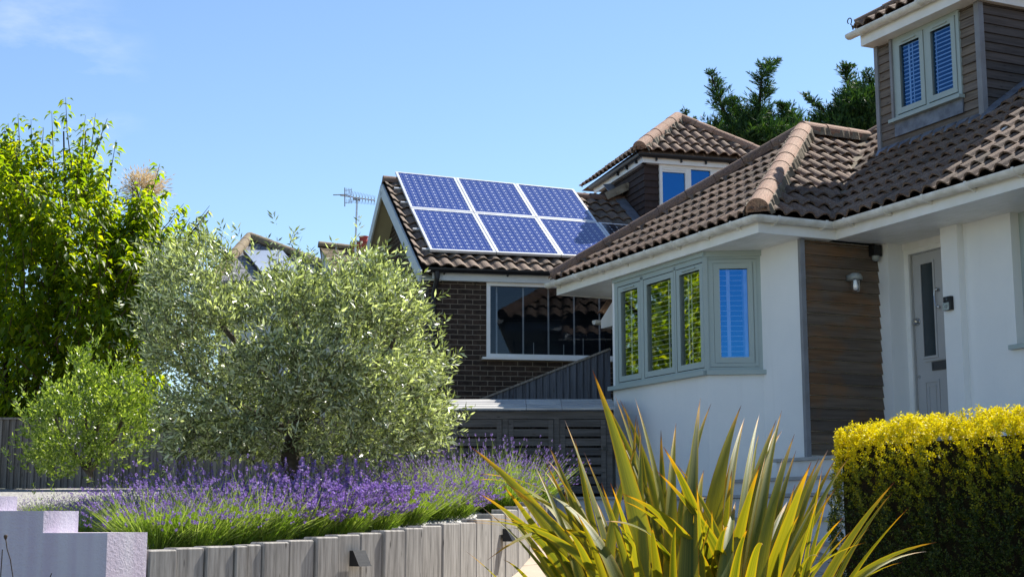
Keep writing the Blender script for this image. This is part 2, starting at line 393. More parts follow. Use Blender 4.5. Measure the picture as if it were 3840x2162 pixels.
def gutter_run(part_parent, name, pts, r, matl, every=.9, out_v=None, brackets=True, bracket_first=.25, side_flip=1):
    """half-round gutter along world points, clipped to the fascia behind it"""
    g = MB(); pts = [A3(*q) for q in pts]
    for p, q in zip(pts[:-1], pts[1:]):
        d = unit(q - p); side = np.cross(d, ZV); side /= np.linalg.norm(side)
        g.arc(p, q, ZV, side, r, 176, 364, 12, .006)
    for p in pts[1:-1]: g.lathe(p, [(0.0, -r * 1.02), (r * .5, -r * .9), (r * .9, -r * .5), (r * 1.03, 0)], 14)
    e = pts[0]; d = unit(pts[1] - e); side = np.cross(d, ZV); side /= np.linalg.norm(side)
    g.add([e + r * (math.cos(t) * side + math.sin(t) * ZV) for t in np.linspace(rad(176), rad(364), 12)], [tuple(range(12))])
    gu = g.build(name, matl, part_parent, smooth=False)
    if brackets:
        for p, q in zip(pts[:-1], pts[1:]):
            L = np.linalg.norm(q - p); d = (q - p) / L; side = np.cross(d, ZV); side /= np.linalg.norm(side)
            s = bracket_first
            while s < L - .05:
                b = MB(); c = p + d * s
                b.arc(c - d * .016, c + d * .016, ZV, side, r + .006, 170, 370, 12, .008)
                n_ = -side_flip * side
                b.hexa([c + n_ * (r * .6) - d * .009 - ZV * (r + .02), c + n_ * (r * .6) + d * .009 - ZV * (r + .02), c + n_ * (r + .02) + d * .009 - ZV * (r + .02), c + n_ * (r + .02) - d * .009 - ZV * (r + .02),
                        c - n_ * (r * .4) - d * .012 - ZV * r * .8, c - n_ * (r * .4) + d * .012 - ZV * r * .8, c + n_ * (r + .02) + d * .012 - ZV * r * .8, c + n_ * (r + .02) - d * .012 - ZV * r * .8])
                b.build('gutter_bracket', matl, gu); s += every
    return gu

# ================================================================== THE RENDERED BUNGALOW
ZE = 3.2; TP = .70; SL = math.hypot(1, TP); CP, SP = 1 / SL, TP / SL
bung = thing('bungalow', 'cream rendered bungalow with sage green bay window and brown tiled roof', 'house', FA.p(0, .6, .26))
wl = MB(); bx = lambda *a: wl.box(FA, *a)
bx(-4.4, -.915, .63, .78, .2, 3.03)                    # bay wing, front
bx(-.915, -.16, .63, .78, .2, 3.03)
bx(-.30, -.165, .78, 1.9, .2, 3.03)
bx(-4.4, -4.25, .78, 6, .2, 3.03)
wl.prism([FA.p(-3.43, .63, 0), FA.p(-3.43, .10, 0), FA.p(-1.225, .10, 0), FA.p(-.905, .63, 0)], .2, 1.66)
bx(-3.43, -3.352, .10, .63, 1.66, 3.03)
bx(-.16, .03, 1.68, 2.2, .6, 3.03)                      # piers either side of the door recess
bx(.93, 1.18, 1.64, 2.2, .6, 3.03)
bx(1.18, 1.86, 1.72, 1.95, .6, 3.03); bx(1.86, 5, 1.72, 1.95, .6, 1.66)
bx(.03, .93, 1.97, 2.1, 2.96, 3.03); bx(1.86, 5, 1.95, 2.1, .6, 3.03)
bx(5, 5.2, 1.72, 9, .2, 3.03); bx(-4.4, 5, 8.8, 9, .2, 3.03)
wl.build('wall', M['render'], bung)
# soffit boards
so = MB()
for i in range(6): so.box(FA, -4.79, -.02, .018 + .105 * i, .018 + .105 * i + .100, 3.03, 3.045)
for i in range(12): so.box(FA, (-.16 if i > 5 else -.02), 5, 1.02 + .105 * i - .42 * 0, 1.02 + .105 * i + .100, 3.03, 3.045)
so.box(FA, -.155, -.02, .64, 1.02, 3.031, 3.046); so.box(FA, -4.79, -.025, 0.02, .9, 3.05, 3.06); so.box(FA, -.155, 5, 1.03, 2.2, 3.05, 3.06)
so.build('soffit', M['upvc'], bung)
fa = MB()
fa.box(FA, -4.81, 0, -.004, .018, 3.022, 3.20); fa.box(FA, -.02, 0, .018, 1.0, 3.022, 3.20)
fa.box(FA, 0, 5.2, 1.0, 1.02, 3.022, 3.20); fa.box(FA, -4.81, -4.79, .018, 3, 3.022, 3.2)
fa.build('fascia', M['upvc'], bung)
gz = 3.185
gutter_run(bung, 'gutter', [FA.p(-4.93, -.075, gz), FA.p(.072, -.075, gz), FA.p(.072, .928, gz), FA.p(5.2, .928, gz)], .06, M['gutter'], .62, side_flip=1)
# roof slopes
rf = MB(); ev = .06
dirs = lambda Ud, run: (Ud, CP * run + SP * ZV, -SP * run + CP * ZV)
R0 = 2.46; S_ = R0 / CP
def pin(a, b, z): return FA.p(a, b, z)
u_, s_, n_ = dirs(UA, VA); tile_slope(rf, pin(0, -.06, ZE), u_, s_, n_, S_, lambda s: -4.86 + s * CP, lambda s: .06 - s * CP)                  # front hip end
u_, s_, n_ = dirs(VA, -UA); tile_slope(rf, pin(.06, 0, ZE), u_, s_, n_, S_, lambda s: -.06 + s * CP, lambda s: .94 + s * CP)                 # wing, door side
u_, s_, n_ = dirs(-VA, UA); tile_slope(rf, pin(-4.86, 0, ZE), u_, s_, n_, S_, lambda s: -.94 - s * CP, lambda s: .06 - s * CP)               # wing, far side
u_, s_, n_ = dirs(UA, VA)
RM = 5.3
tile_slope(rf, pin(0, .94, ZE), u_, s_, n_, RM / CP, lambda s: (.06 - s * CP if s * CP < R0 else -5.2 + s * CP), lambda s: 5.6)       # main slope
u_, s_, n_ = dirs(-VA, UA)
tile_slope(rf, pin(-5.2, 0, ZE), u_, s_, n_, RM / CP, lambda s: -9.6 + s * CP, lambda s: -.94 - s * CP)                               # main hip end, far side
tile_slope(rf, pin(-5.36, 0, ZE - .50 * TP), u_, s_, n_, .50 / CP, lambda s: -9.6, lambda s: -.92)                        # catslide beyond the wing
roof = rf.build('roof', M['tile'], bung)
dk = MB(); e = -.03
dk.add([pin(-4.84, -.04, ZE + e), pin(.04, -.04, ZE + e), pin(-2.4, 2.42, ZE + 1.722 + e), pin(-2.4, 3.4, ZE + 1.722 + e), pin(.04, .96, ZE + e), pin(-4.84, .96, ZE + e), pin(5.6, .96, ZE + e), pin(5.6, 6.24, ZE + 3.71 + e), pin(.1, 6.24, ZE + 3.71 + e), pin(-5.18, .96, ZE + e), pin(-2.72, 3.42, ZE + 1.722 + e), pin(5.6, 11, ZE + e), pin(-5.18, 11, ZE + e)],
       [(0, 1, 2), (1, 4, 3, 2), (5, 0, 2, 3), (4, 6, 7, 8, 10, 3), (10, 8, 12, 9), (7, 11, 12, 8)])
dk.build('roof_underlay', M['deck'], roof)
zr = ZE + R0 * TP
mo = MB(); rd = MB(); rdk = MB()
hipR = (pin(.03, -.03, ZE + .06), pin(-2.4, 2.4, zr + .07)); hipL = (pin(-4.83, -.03, ZE + .06), pin(-2.4, 2.4, zr + .07)); rg = (pin(-2.4, 2.36, zr + .07), pin(-2.4, 3.42, zr + .06))
mortar(mo, *hipR, .15); mortar(mo, *rg, .15); ridge(rd, *hipR, r=.125)
mortar(mo, pin(.0, 1.0, ZE + .02), pin(-2.3, 3.3, zr - .03), .06, .05)
ridge(rdk, *hipL, r=.12)
for p_, q_, r_, m_ in ((*rg, .13, 'ridge'), (pin(-2.66, 3.48, zr + .05), pin(.1, 6.24, ZE + 3.71 + .06), .12, 'ridge_dark'), (pin(.1, 6.24, ZE + 3.76), pin(5.6, 6.24, ZE + 3.76), .12, 'ridge_dark')):
    q = MB(); ridge(q, p_, q_, r=r_); q.build('ridge', M[m_], roof)
mo.build('mortar_bedding', M['mortar'], roof); rd.build('ridge', M['ridge'], roof); rdk.build('ridge', M['ridge_dark'], roof)
wt = MB(); q = pin(1.61, 1.83, ZE + .89 * TP + .075); wt.beam(q, q + .3 * (CP * VA + SP * ZV), .05, .008, up=-SP * VA + CP * ZV); wt.build('white_strip', M['upvc'], roof)
lo = MB(); lo.slab([FA.p(-5.32, .95, 2.68), FA.p(-4.4, .95, 2.68), FA.p(-4.4, .95, 3.05), FA.p(-4.85, .95, 3.1), FA.p(-5.32, .95, 2.80)], .02 * VA); lo.box(FA, -5.32, -5.30, .97, 8, 2.68, 2.81); lo.box(FA, -5.32, -4.4, .97, 8, 2.68, 2.695); lo.build('fascia', M['upvc'], bung)
gutter_run(bung, 'gutter', [FA.p(-5.40, .88, 2.80), FA.p(-5.40, 8, 2.80)], .06, M['gutter'], .9)

# bay window
bay = MB(); bw = lambda *a: bay.box(FA, *a)
bay_c0, bay_c1 = 1.665, 3.03
bw(-3.352, -1.225, .085, .15, 2.955, 3.03); bw(-3.352, -1.225, .085, .15, 1.665, 1.70)
for a0, a1 in ((-3.352, -3.27), (-2.692, -2.622), (-1.897, -1.858), (-1.262, -1.225)): bw(a0, a1, .085, .15, 1.70, 2.955)
bw(-3.27, -1.262, .085, .15, 2.915, 2.955)
bw(-3.46, -1.21, .03, .16, 1.615, 1.665)                # sill
FD = Fr(FA.p(-1.225, .085, 0), -65.19 + math.degrees(math.atan2(.545, .32)))   # slanted side of the bay
LD = math.hypot(.32, .545)
ring(bay, FD, 0.0, LD, 1.665, 3.03, 0, .065, .045); bay.box(FD, .045, LD - .045, 0, .06, 2.93, 2.985)
bay.box(FD, .0, LD + .05, -.055, .07, 1.615, 1.665); bay.box(FD, -.02, .035, -.012, .05, 1.665, 3.03)
bay.box(FD, -.03, LD + .02, -.02, .05, 2.965, 3.03); bw(-3.36, -1.2, .06, .1, 2.975, 3.03)
seal = [(-3.27, -2.692, 1.70, 2.915), (-2.622, -1.897, 1.70, 2.915), (-1.858, -1.262, 1.70, 2.915)]
bayo = bay.build('bay_window', M['sage'], bung)
sl = MB()
for a0, a1, c0, c1 in seal: ring(sl, FA, a0, a1, c0, c1, .10, .14, .012)
ring(sl, FD, .09, LD - .07, 1.735, 2.905, .004, .06, .012)
ring(bay, FD, .045, .0451, 1, 1.01, 0, .01, .001)
sl.build('seal', M['seal'], bayo)
for i, (a0, a1, c0, c1) in enumerate(seal):
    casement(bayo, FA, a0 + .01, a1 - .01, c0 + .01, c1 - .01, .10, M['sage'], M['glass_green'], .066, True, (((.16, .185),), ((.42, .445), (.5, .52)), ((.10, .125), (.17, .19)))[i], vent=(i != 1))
fb = MB(); ring(fb, FD, .045, LD - .04, 1.70, 2.94, .0, .05, .052); fb.build('frame', M['sage'], bayo)
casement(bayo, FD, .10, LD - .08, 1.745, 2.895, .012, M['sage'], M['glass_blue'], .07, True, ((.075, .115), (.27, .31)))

# porch: cladding, door, lamp side
cl_ = MB(); z = .69; h = .128
while z < 3.0:
    z1 = min(z + h, 3.028)
    cl_.hexa([FA.p(-.165, .67, z), FA.p(-.133 + .008, .67, z), FA.p(-.133 + .008, 1.678, z), FA.p(-.165, 1.678, z), FA.p(-.165, .67, z1 - .004), FA.p(-.15, .67, z1 - .006), FA.p(-.15, 1.678, z1 - .006), FA.p(-.165, 1.678, z1 - .006)]); z += h
clad = cl_.build('cladding', M['porchwood'], bung)
cb = MB(); cb.box(FA, -.163, -.112, .612, .668, .66, 3.028); cb.build('corner_board', M['bargewood'], clad)
df = MB(); df.box(FA, .03, .10, 1.90, 1.97, .66, 2.96); df.box(FA, .10, .93, 1.90, 1.97, 2.905, 2.96); df.box(FA, .0301, .93, 1.885, 1.90, 2.955, 3.03); df.box(FA, .085, .10, 1.925, 1.97, .66, 2.905)
df.build('door_frame', M['upvc'], bung)
do = MB(); do.box(FA, .10, .93, 1.962, 2.0, .68, 2.90)
for a0, a1 in ((.215, .455), (.565, .80)):
    ring(do, FA, a0, a1, 1.735, 2.80, 1.948, 1.963, .024); ring(do, FA, a0, a1, .86, 1.50, 1.950, 1.963, .026); ring(do, FA, a0 + .06, a1 - .06, .92, 1.44, 1.953, 1.963, .012)
do.box(FA, .25, .80, 1.944, 1.963, 1.70, 1.715)
door = do.build('front_door', M['door'], bung)
for a0, a1 in ((.239, .431), (.589, .776)):
    g = MB(); g.box(FA, a0, a1, 1.957, 1.963, 1.76, 2.775); g.build('pane', M['frosted'], door)
lp = MB(); lp.box(FA, .355, .605, 1.945, 1.963, 1.595, 1.69); ring(lp, FA, .375, .585, 1.61, 1.675, 1.940, 1.946, .008); lp.build('letter_plate', plain('brushed_letter_plate', (.12, .125, .13), rough=.4, metal=.5), door)
kn = MB(); kn.lathe(FA.p(.14, 1.962, 2.155), [(.0, .065), (.025, .06), (.036, .045), (.03, .028), (.014, .016), (.045, .006), (.048, 0)], 14, ax=-VA); kn.build('door_knob', M['chrome'], door)
ky = MB(); ky.lathe(FA.p(.131, 1.962, 1.548), [(.0, .014), (.018, .012), (.022, 0)], 12, ax=-VA); ky.build('keyhole', M['chrome'], door)
kc = MB(); kc.lathe(FA.p(.505, 1.962, 2.46), [(0, .05), (.018, .045), (.022, .03), (.012, .01), (.02, 0)], 12, ax=-VA); kc.lathe(FA.p(.515, 1.962, 2.27), [(0, .045), (.018, .04), (.02, .025), (.01, 0)], 12, ax=-VA)
kc.tube([FA.p(.475, 1.925, 2.46), FA.p(.468, 1.92, 2.40), FA.p(.478, 1.92, 2.33), FA.p(.49, 1.922, 2.275), FA.p(.515, 1.922, 2.265)], [.004, .005, .006, .005, .004], 8); kc.build('door_knocker', M['chrome'], door)

# window to the right of the door
sw = MB(); ring(sw, FA, 1.90, 4.2, 1.70, 3.03, 1.82, 1.90, .05); sw.box(FA, 1.80, 4.3, 1.66, 1.9, 1.655, 1.70); sw.box(FA, 1.86, 1.90, 1.83, 1.95, 1.70, 3.03); sw.box(FA, 2.70, 2.76, 1.82, 1.9, 1.75, 2.98); sw.box(FA, 3.45, 3.51, 1.82, 1.9, 1.75, 2.98)
swo = sw.build('side_window', M['sage'], bung)
s2 = MB()
for a0, a1 in ((1.95, 2.70), (2.76, 3.45), (3.51, 4.15)): ring(s2, FA, a0, a1, 1.75, 2.98, 1.845, 1.88, .012)
s2.build('seal', M['seal'], swo)
for a0, a1 in ((1.95, 2.70), (2.76, 3.45), (3.51, 4.15)): casement(swo, FA, a0 + .01, a1 - .01, 1.76, 2.97, 1.84, M['sage'], M['glass'], .07, True, ((.1, .13),))

# dormer on the main slope
VD = 2.65; zb = lambda b: ZE + (b - .94) * TP
dm = MB(); dm.box(FA, -1.19, .575, VD + .62, 4.6, zb(VD) - .2, 5.80); dm.box(FA, -1.19, -1.15, VD + .031, VD + .619, zb(VD) - .2, 5.80); dm.box(FA, .53, .57, VD + .031, VD + .619, zb(VD) - .2, 5.80); dm.box(FA, -1.149, .529, VD + .04, VD + .619, zb(VD) - .2, 4.77)
dorm = dm.build('dormer', M['deck'], bung)
dc = MB(); z = zb(VD) - .03; h = .108
while z < 5.80:
    z1 = min(z + h, 5.798); spans = [(-1.165, .545)]
    if z1 > 4.79: spans = [(-1.165, -.905), (.285, .545)]
    for a0, a1 in spans:
        dc.hexa([FA.p(a0, VD - .006, z), FA.p(a1, VD - .006, z), FA.p(a1, VD + .03, z), FA.p(a0, VD + .03, z), FA.p(a0, VD + .012, z1 - .004), FA.p(a1, VD + .012, z1 - .004), FA.p(a1, VD + .03, z1 - .004), FA.p(a0, VD + .03, z1 - .004)])
    z += h
dc.build('front_cladding', M['clad'], dorm)
dk2 = MB(); z = zb(VD) - .03
while z < 5.80:
    z1 = min(z + h, 5.798); b1 = min(4.6, .94 + (z1 - ZE) / TP + .25)
    dk2.hexa([FA.p(.573, VD + .02, z), FA.p(.608, VD + .02, z), FA.p(.608, b1, z), FA.p(.573, b1, z), FA.p(.573, VD + .02, z1 - .004), FA.p(.592, VD + .02, z1 - .004), FA.p(.592, b1, z1 - .004), FA.p(.573, b1, z1 - .004)]); z += h
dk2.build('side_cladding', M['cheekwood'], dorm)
for a0, a1, b0, b1 in ((-1.225, -1.163, VD - .02, VD + .045), (.543, .620, VD - .025, VD + .045), (-.908, -.868, VD - .045, VD + .02)):
    q = MB(); q.box(FA, a0, a1, b0, b1, (zb(VD) if a0 > 0 or a0 < -1 else 4.75), 5.798); q.build('corner_board', M['bargewood'], dorm)
dw = MB(); ring(dw, FA, -.868, .285, 4.775, 5.798, VD - .02, VD + .04, .05); dw.box(FA, -.308, -.262, VD - .02, VD + .04, 4.825, 5.75); dw.box(FA, -.93, .31, VD - .085, VD + .0, 4.745, 4.785)
dwin = dw.build('window_frame', M['sage'], dorm)
ap = MB(); ap.box(FA, -.89, .29, VD - .022, VD, 4.575, 4.745); ap.build('apron_panel', M['lead'], dorm)
q = MB(); ring(q, FA, -.818, -.308, 4.825, 5.75, VD - .012, VD + .02, .01); ring(q, FA, -.262, .235, 4.825, 5.75, VD - .012, VD + .02, .01); q.build('seal', M['seal'], dorm)
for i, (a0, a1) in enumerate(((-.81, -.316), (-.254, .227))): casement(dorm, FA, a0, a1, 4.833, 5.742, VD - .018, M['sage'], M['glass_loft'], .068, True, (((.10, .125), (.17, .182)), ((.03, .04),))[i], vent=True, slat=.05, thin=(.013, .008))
zt = 5.80
ds = MB(); ds.box(FA, -1.21, .66, VD - .19, 4.7, zt, zt + .02); ds.build('soffit', M['upvc'], dorm)
dfa = MB(); dfa.box(FA, -1.23, .68, VD - .21, VD - .19, zt - .01, zt + .17); dfa.box(FA, .66, .68, VD - .19, 4.7, zt - .01, zt + .17); dfa.box(FA, -1.23, -1.21, VD - .19, 4.7, zt - .01, zt + .17); dfa.build('fascia', M['upvc'], dorm)
gg = MB(); p0, p1 = FA.p(-1.36, VD - .275, zt + .165), FA.p(.745, VD - .275, zt + .165)
gg.arc(p0, p1, ZV, -VA, .06, 176, 364, 12, .006); gg.arc(p1, FA.p(.745, 4.7, zt + .165), ZV, UA, .06, 176, 364, 12, .006)
gg.lathe(p1, [(0, -.061), (.03, -.054), (.054, -.03), (.062, 0)], 12); gg.lathe(p0, [(.0, -.06), (.03, -.052), (.052, -.03), (.06, 0)], 12)
for a in (-1.15, -.6, -.05, .5): c = FA.p(a, VD - .275, zt + .165); gg.arc(c - UA * .02, c + UA * .02, ZV, -VA, .067, 170, 370, 12, .008)
gg.build('gutter', M['gutter'], dorm)
dr = MB(); T2 = .58; c2, s2_ = 1 / math.hypot(1, T2), T2 / math.hypot(1, T2); a_l, a_r, bf, ze = -1.30, .74, VD - .25, zt + .20; hw = (a_r - a_l) / 2; am = (a_l + a_r) / 2
tile_slope(dr, FA.p(0, bf, ze), UA, c2 * VA + s2_ * ZV, -s2_ * VA + c2 * ZV, hw / c2, lambda s: a_l + s * c2, lambda s: a_r - s * c2)
tile_slope(dr, FA.p(a_r, 0, ze), VA, -c2 * UA + s2_ * ZV, s2_ * UA + c2 * ZV, hw / c2, lambda s: bf + s * c2, lambda s: 5.5)
tile_slope(dr, FA.p(a_l, 0, ze), -VA, c2 * UA + s2_ * ZV, -s2_ * UA + c2 * ZV, hw / c2, lambda s: -5.5, lambda s: -bf - s * c2)
za = ze + hw * T2
ridge(dr, FA.p(a_l + .03, bf + .03, ze + .05), FA.p(am, bf + hw, za + .05), r=.10); ridge(dr, FA.p(a_r - .03, bf + .03, ze + .05), FA.p(am, bf + hw, za + .05), r=.10); ridge(dr, FA.p(am, bf + hw, za + .05), FA.p(am, 5.5, za + .05), r=.1)
dr.add([FA.p(a_l, bf, ze - .03), FA.p(a_r, bf, ze - .03), FA.p(am, bf + hw, za - .03), FA.p(am, 5.5, za - .03), FA.p(a_r, 5.5, ze - .03), FA.p(a_l, 5.5, ze - .03)], [(0, 1, 2), (1, 4, 3, 2), (0, 2, 3, 5), (0, 5, 4, 1)])
dr.build('dormer_roof', M['tile'], dorm)
sc = MB(); c = FA.p(-1.30, VD - .28, zt + .24); pth = []
for t in np.linspace(0, 1, 16):
    a = rad(-60 + 300 * t); r = .055 * (1 - .55 * t); pth.append(c + ZV * (.10 + r * math.sin(a)) + UA * (-.05 + r * math.cos(a)))
sc.tube([c - ZV * .03 + UA * .02, c + ZV * .04] + pth, .007, 6); sc.build('scroll_hook', M['black'], dorm)
fl = MB()
a = -1.2
while a < .62:
    wv = .16; b0 = VD - .12 + random.uniform(-.015, .015); z0 = zb(b0) + .085
    fl.hexa([FA.p(a, b0, z0 - .012), FA.p(a + wv, b0, z0 - .012 + random.uniform(-.01, .01)), FA.p(a + wv, VD - .005, zb(VD) + .07), FA.p(a, VD - .005, zb(VD) + .07), FA.p(a, b0, z0), FA.p(a + wv, b0, z0), FA.p(a + wv, VD - .003, zb(VD) + .11), FA.p(a, VD - .003, zb(VD) + .11)]); a += .2
prev = None
b = VD
while b < 4.5:
    fl.hexa([FA.p(.60, b, zb(b) + .06), FA.p(.70, b, zb(b) + .075), FA.p(.70, b + .3, zb(b + .3) + .075), FA.p(.60, b + .3, zb(b + .3) + .06), FA.p(.60, b, zb(b) + .13), FA.p(.70, b, zb(b) + .082), FA.p(.70, b + .3, zb(b + .3) + .082), FA.p(.60, b + .3, zb(b + .3) + .13)]); b += .31
fl.build('lead_flashing', M['lead'], dorm)

# things fixed to the bungalow
lamp = thing('wall_lamp', 'grey hooded outdoor lamp with clear jar on stained porch boards', 'lamp', FA.p(-.13, 1.27, 2.6))
o = FA.p(-.13, 1.27, 2.60)
lh = MB(); prof = [(.0, .08), (.04, .076), (.064, .062), (.076, .036), (.078, .0), (.072, .0), (.068, .03)]
lh.lathe(o + UA * .10, prof, 18); lh.hexa([o + x * UA + y * VA + z * ZV for z in (.0, .06) for x, y in ((-.005, -.045), (.09, -.062), (.09, .062), (-.005, .045))]); lh.build('lamp_shade', M['lampgrey'], lamp, smooth=True)
lj = MB(); lj.lathe(o + UA * .10, [(.046, .0), (.046, -.09), (.04, -.125), (.02, -.138), (0, -.14)], 18); lj.build('glass_jar', M['clear'], lamp, smooth=True)
lb = MB(); lb.lathe(o + UA * .10, [(.02, .0), (.02, -.03), (.025, -.045), (.03, -.075), (.025, -.10), (.01, -.112), (0, -.114)], 14); lb.build('bulb', M['bulb'], lamp, smooth=True)
ms = thing('motion_sensor', 'small dark motion sensor under the porch soffit', 'sensor', FA.p(-.1, 1.6, 2.9))
q = MB(); q.box(FA, -.13, -.04, 1.55, 1.66, 2.90, 3.02); q.build('housing', M['black'], ms)
q = MB(); q.lathe(FA.p(-.085, 1.605, 2.86), [(.0, -.02), (.03, -.012), (.042, .01), (.045, .05)], 14); q.build('sensor_dome', M['lampgrey'], ms, smooth=True)
bell = thing('video_doorbell', 'black and silver doorbell on the pier beside the front door', 'doorbell', FA.p(1.03, 1.63, 2.22))
q = MB(); q.box(FA, .975, 1.085, 1.60, 1.638, 2.145, 2.29); q.build('backplate', M['black'], bell)
q = MB(); q.box(FA, .977, 1.07, 1.588, 1.60, 2.148, 2.225); q.build('silver_face', M['chrome'], bell)
q = MB(); q.lathe(FA.p(1.024, 1.588, 2.186), [(0, .006), (.02, .005), (.022, 0)], 14, ax=-VA); q.build('push_button', M['lampgrey'], bell)
q = MB(); q.lathe(FA.p(1.024, 1.60, 2.26), [(0, .008), (.016, .006), (.018, 0)], 12, ax=-VA); q.build('camera_lens', M['frosted'], bell)

# ================================================================== THE BRICK HOUSE WITH THE SOLAR PANELS
M['brick'] = brick_mat('dark_brick', FW.U, (.07, .047, .036), (.042, .033, .028), (.20, .165, .125))
M['brick_g'] = brick_mat('dark_gable_brick', FB.V, (.085, .055, .04), (.06, .042, .034), (.20, .165, .125))
M['barge'] = plain('pale_blue_white_paint', (.62, .66, .66), (.55, .59, .6), .5, .35, 3, .05, .002)
M['cream'] = plain('cream_soffit_paint', (.55, .53, .38), (.5, .48, .34), .6, .3, 3)
M['hung'] = plain('dark_hung_tile', (.055, .038, .034), (.035, .026, .025), .8, .2, 8, .3, .006)
M['cable'] = plain('black_cable', (.01, .01, .011), rough=.5)
brk = thing('brick_house', 'dark brick house with a dormer and solar panels on its brown tiled roof', 'house', (-1.2, 21.4, .3))
ZB = 3.67; P33 = rad(33); cB, sB = math.cos(P33), math.sin(P33)
SBv = cB * FB.V + sB * ZV; NBv = -sB * FB.V + cB * ZV; UBs = FB.U - .06 * SBv
E0 = FB.p(0, 0, ZB)
rb = lambda u, s, n=0.: E0 + u * FB.U + s * SBv + n * NBv
wb = MB()
bw = lambda *a: wb.box(FW, *a)
bw(-.86, 0, 0, .25, -.3, 3.62); bw(0, 2.1, 0, .25, -.3, 2.37); bw(2.1, 6, 0, .25, -.3, 3.62); bw(0, 2.1, 0, .25, 3.5, 3.62)
wb.build('wall', M['brick'], brk)
gw = MB(); pr = [FB.p(.3, .32, -.3), FB.p(.3, 5.8, -.3), FB.p(.3, 5.8, 3.8), FB.p(.3, 3.04, 5.52), FB.p(.3, .32, 3.80)]
gw.slab(pr, .2 * FB.U); gw.build('gable_wall', M['brick_g'], brk)
rm = MB(); tile_slope(rm, E0, UBs, SBv, NBv, 3.56, lambda s: 0., lambda s: 7.6, amp=.045)
SBr = cB * -FB.V + sB * ZV; NBr = sB * FB.V + cB * ZV
tile_slope(rm, FB.p(0, 6.08, ZB), -FB.U, SBr, NBr, 3.62, lambda s: -7.6, lambda s: 0.)
rbo = rm.build('roof', M['tile_b'], brk)
q = MB(); q.add([rb(0, 0, -.03), rb(7.6, -.46, -.03), rb(7.6, 3.16, -.03), rb(0, 3.62, -.03), FB.p(0, 6.08, ZB - .03), FB.p(7.6, 6.08, ZB - .03)], [(0, 1, 2, 3), (3, 2, 5, 4)])
q.build('roof_underlay', M['deck'], rbo)
rr = MB(); ridge(rr, rb(-.01, 3.58, .01), rb(4.4, 3.58 - .06 * 4.4, .01), r=.095); rr.build('ridge', M['ridge_dark'], rbo)
bg_ = MB()
vd_ = lambda b, z: FB.p(0, b, z)
bg_.beam(FB.p(-.015, -.05, ZB - .16), FB.p(-.015, 3.04, 5.50), .03, .2, up=NBv); bg_.beam(FB.p(-.015, 6.1, ZB - .16), FB.p(-.015, 3.04, 5.50), .03, .2, up=NBv)
bg_.build('bargeboard', M['barge'], brk)
vs_ = MB(); vs_.slab([FB.p(.0, -.02, ZB - .2), FB.p(.3, -.02, ZB - .2), FB.p(.3, 3.04, 5.44), FB.p(.0, 3.04, 5.44)], A3(0, 0, .02)); vs_.slab([FB.p(.0, 3.04, 5.44), FB.p(.3, 3.04, 5.44), FB.p(.3, 6.1, ZB - .2), FB.p(.0, 6.1, ZB - .2)], A3(0, 0, .02))
vs_.build('verge_soffit', M['cream'], brk)
fc = MB(); fc.box(FW, -.82, 6, -.09, -.06, 3.485, 3.66); fc.box(FW, -.82, 6, -.06, 0, 3.485, 3.50); fc.build('fascia', M['barge'], brk)
gutter_run(brk, 'gutter', [FW.p(-.9, -.16, 3.645), FW.p(6, -.16, 3.645)], .06, M['black'], .95)
dp = MB(); dp.tube([FW.p(-.76, -.16, 3.6), FW.p(-.76, -.16, 3.5), FW.p(-.8, -.06, 3.25), FW.p(-.8, -.05, -.2)], .035, 10); dp.lathe(FW.p(-.76, -.16, 3.5), [(.04, 0), (.045, .1)], 10); dp.build('downpipe', M['black'], brk)
cbp = MB(); cbp.tube([at(1206, 695, 21.26), at(1195, 715, 21.27), at(1183, 735, 21.27), at(1165, 768, 21.25), at(1153, 783, 21.23), at(1133, 792, 21.2), at(1105, 791, 21.15), at(1085, 787, 21.12)], .007, 6); cbp.build('loose_cable', M['cable'], brk)
wf = MB(); ring(wf, FW, 0, 2.1, 2.37, 3.49, -.03, .06, .055); wf.box(FW, -.07, 2.15, -.10, .05, 2.335, 2.37)
wfo = wf.build('front_window', M['upvc'], brk)
q = MB(); q.add([FW.p(.05, .02, 2.42), FW.p(2.05, .02, 2.42), FW.p(2.05, .02, 3.44), FW.p(.05, .02, 3.44)], [(0, 1, 2, 3)]); q.build('pane', M['glass'], wfo)
q = MB()
for a in (.177, .579, .965, 1.36, 1.753): q.box(FW, a - .012, a + .012, .12, .125, 2.43, 3.44)
for a, z in ((.74, 2.62), (1.5, 2.7), (1.2, 2.6)): q.box(FW, a - .005, a + .005, .13, .134, 2.43, z)
q.build('blind_cord', plain('grey_blind', (.34, .36, .37), rough=.7), wfo)
q = MB(); p = FW.p; vs = [p(.03, .07, 2.40), p(2.07, .07, 2.40), p(2.07, .07, 3.46), p(.03, .07, 3.46), p(.03, 1., 2.40), p(2.07, 1., 2.40), p(2.07, 1., 3.46), p(.03, 1., 3.46)]
q.add(vs, [(0, 1, 5, 4), (1, 2, 6, 5), (2, 3, 7, 6), (3, 0, 4, 7), (4, 5, 6, 7)]); q.build('room_lining', M['room'], wfo)
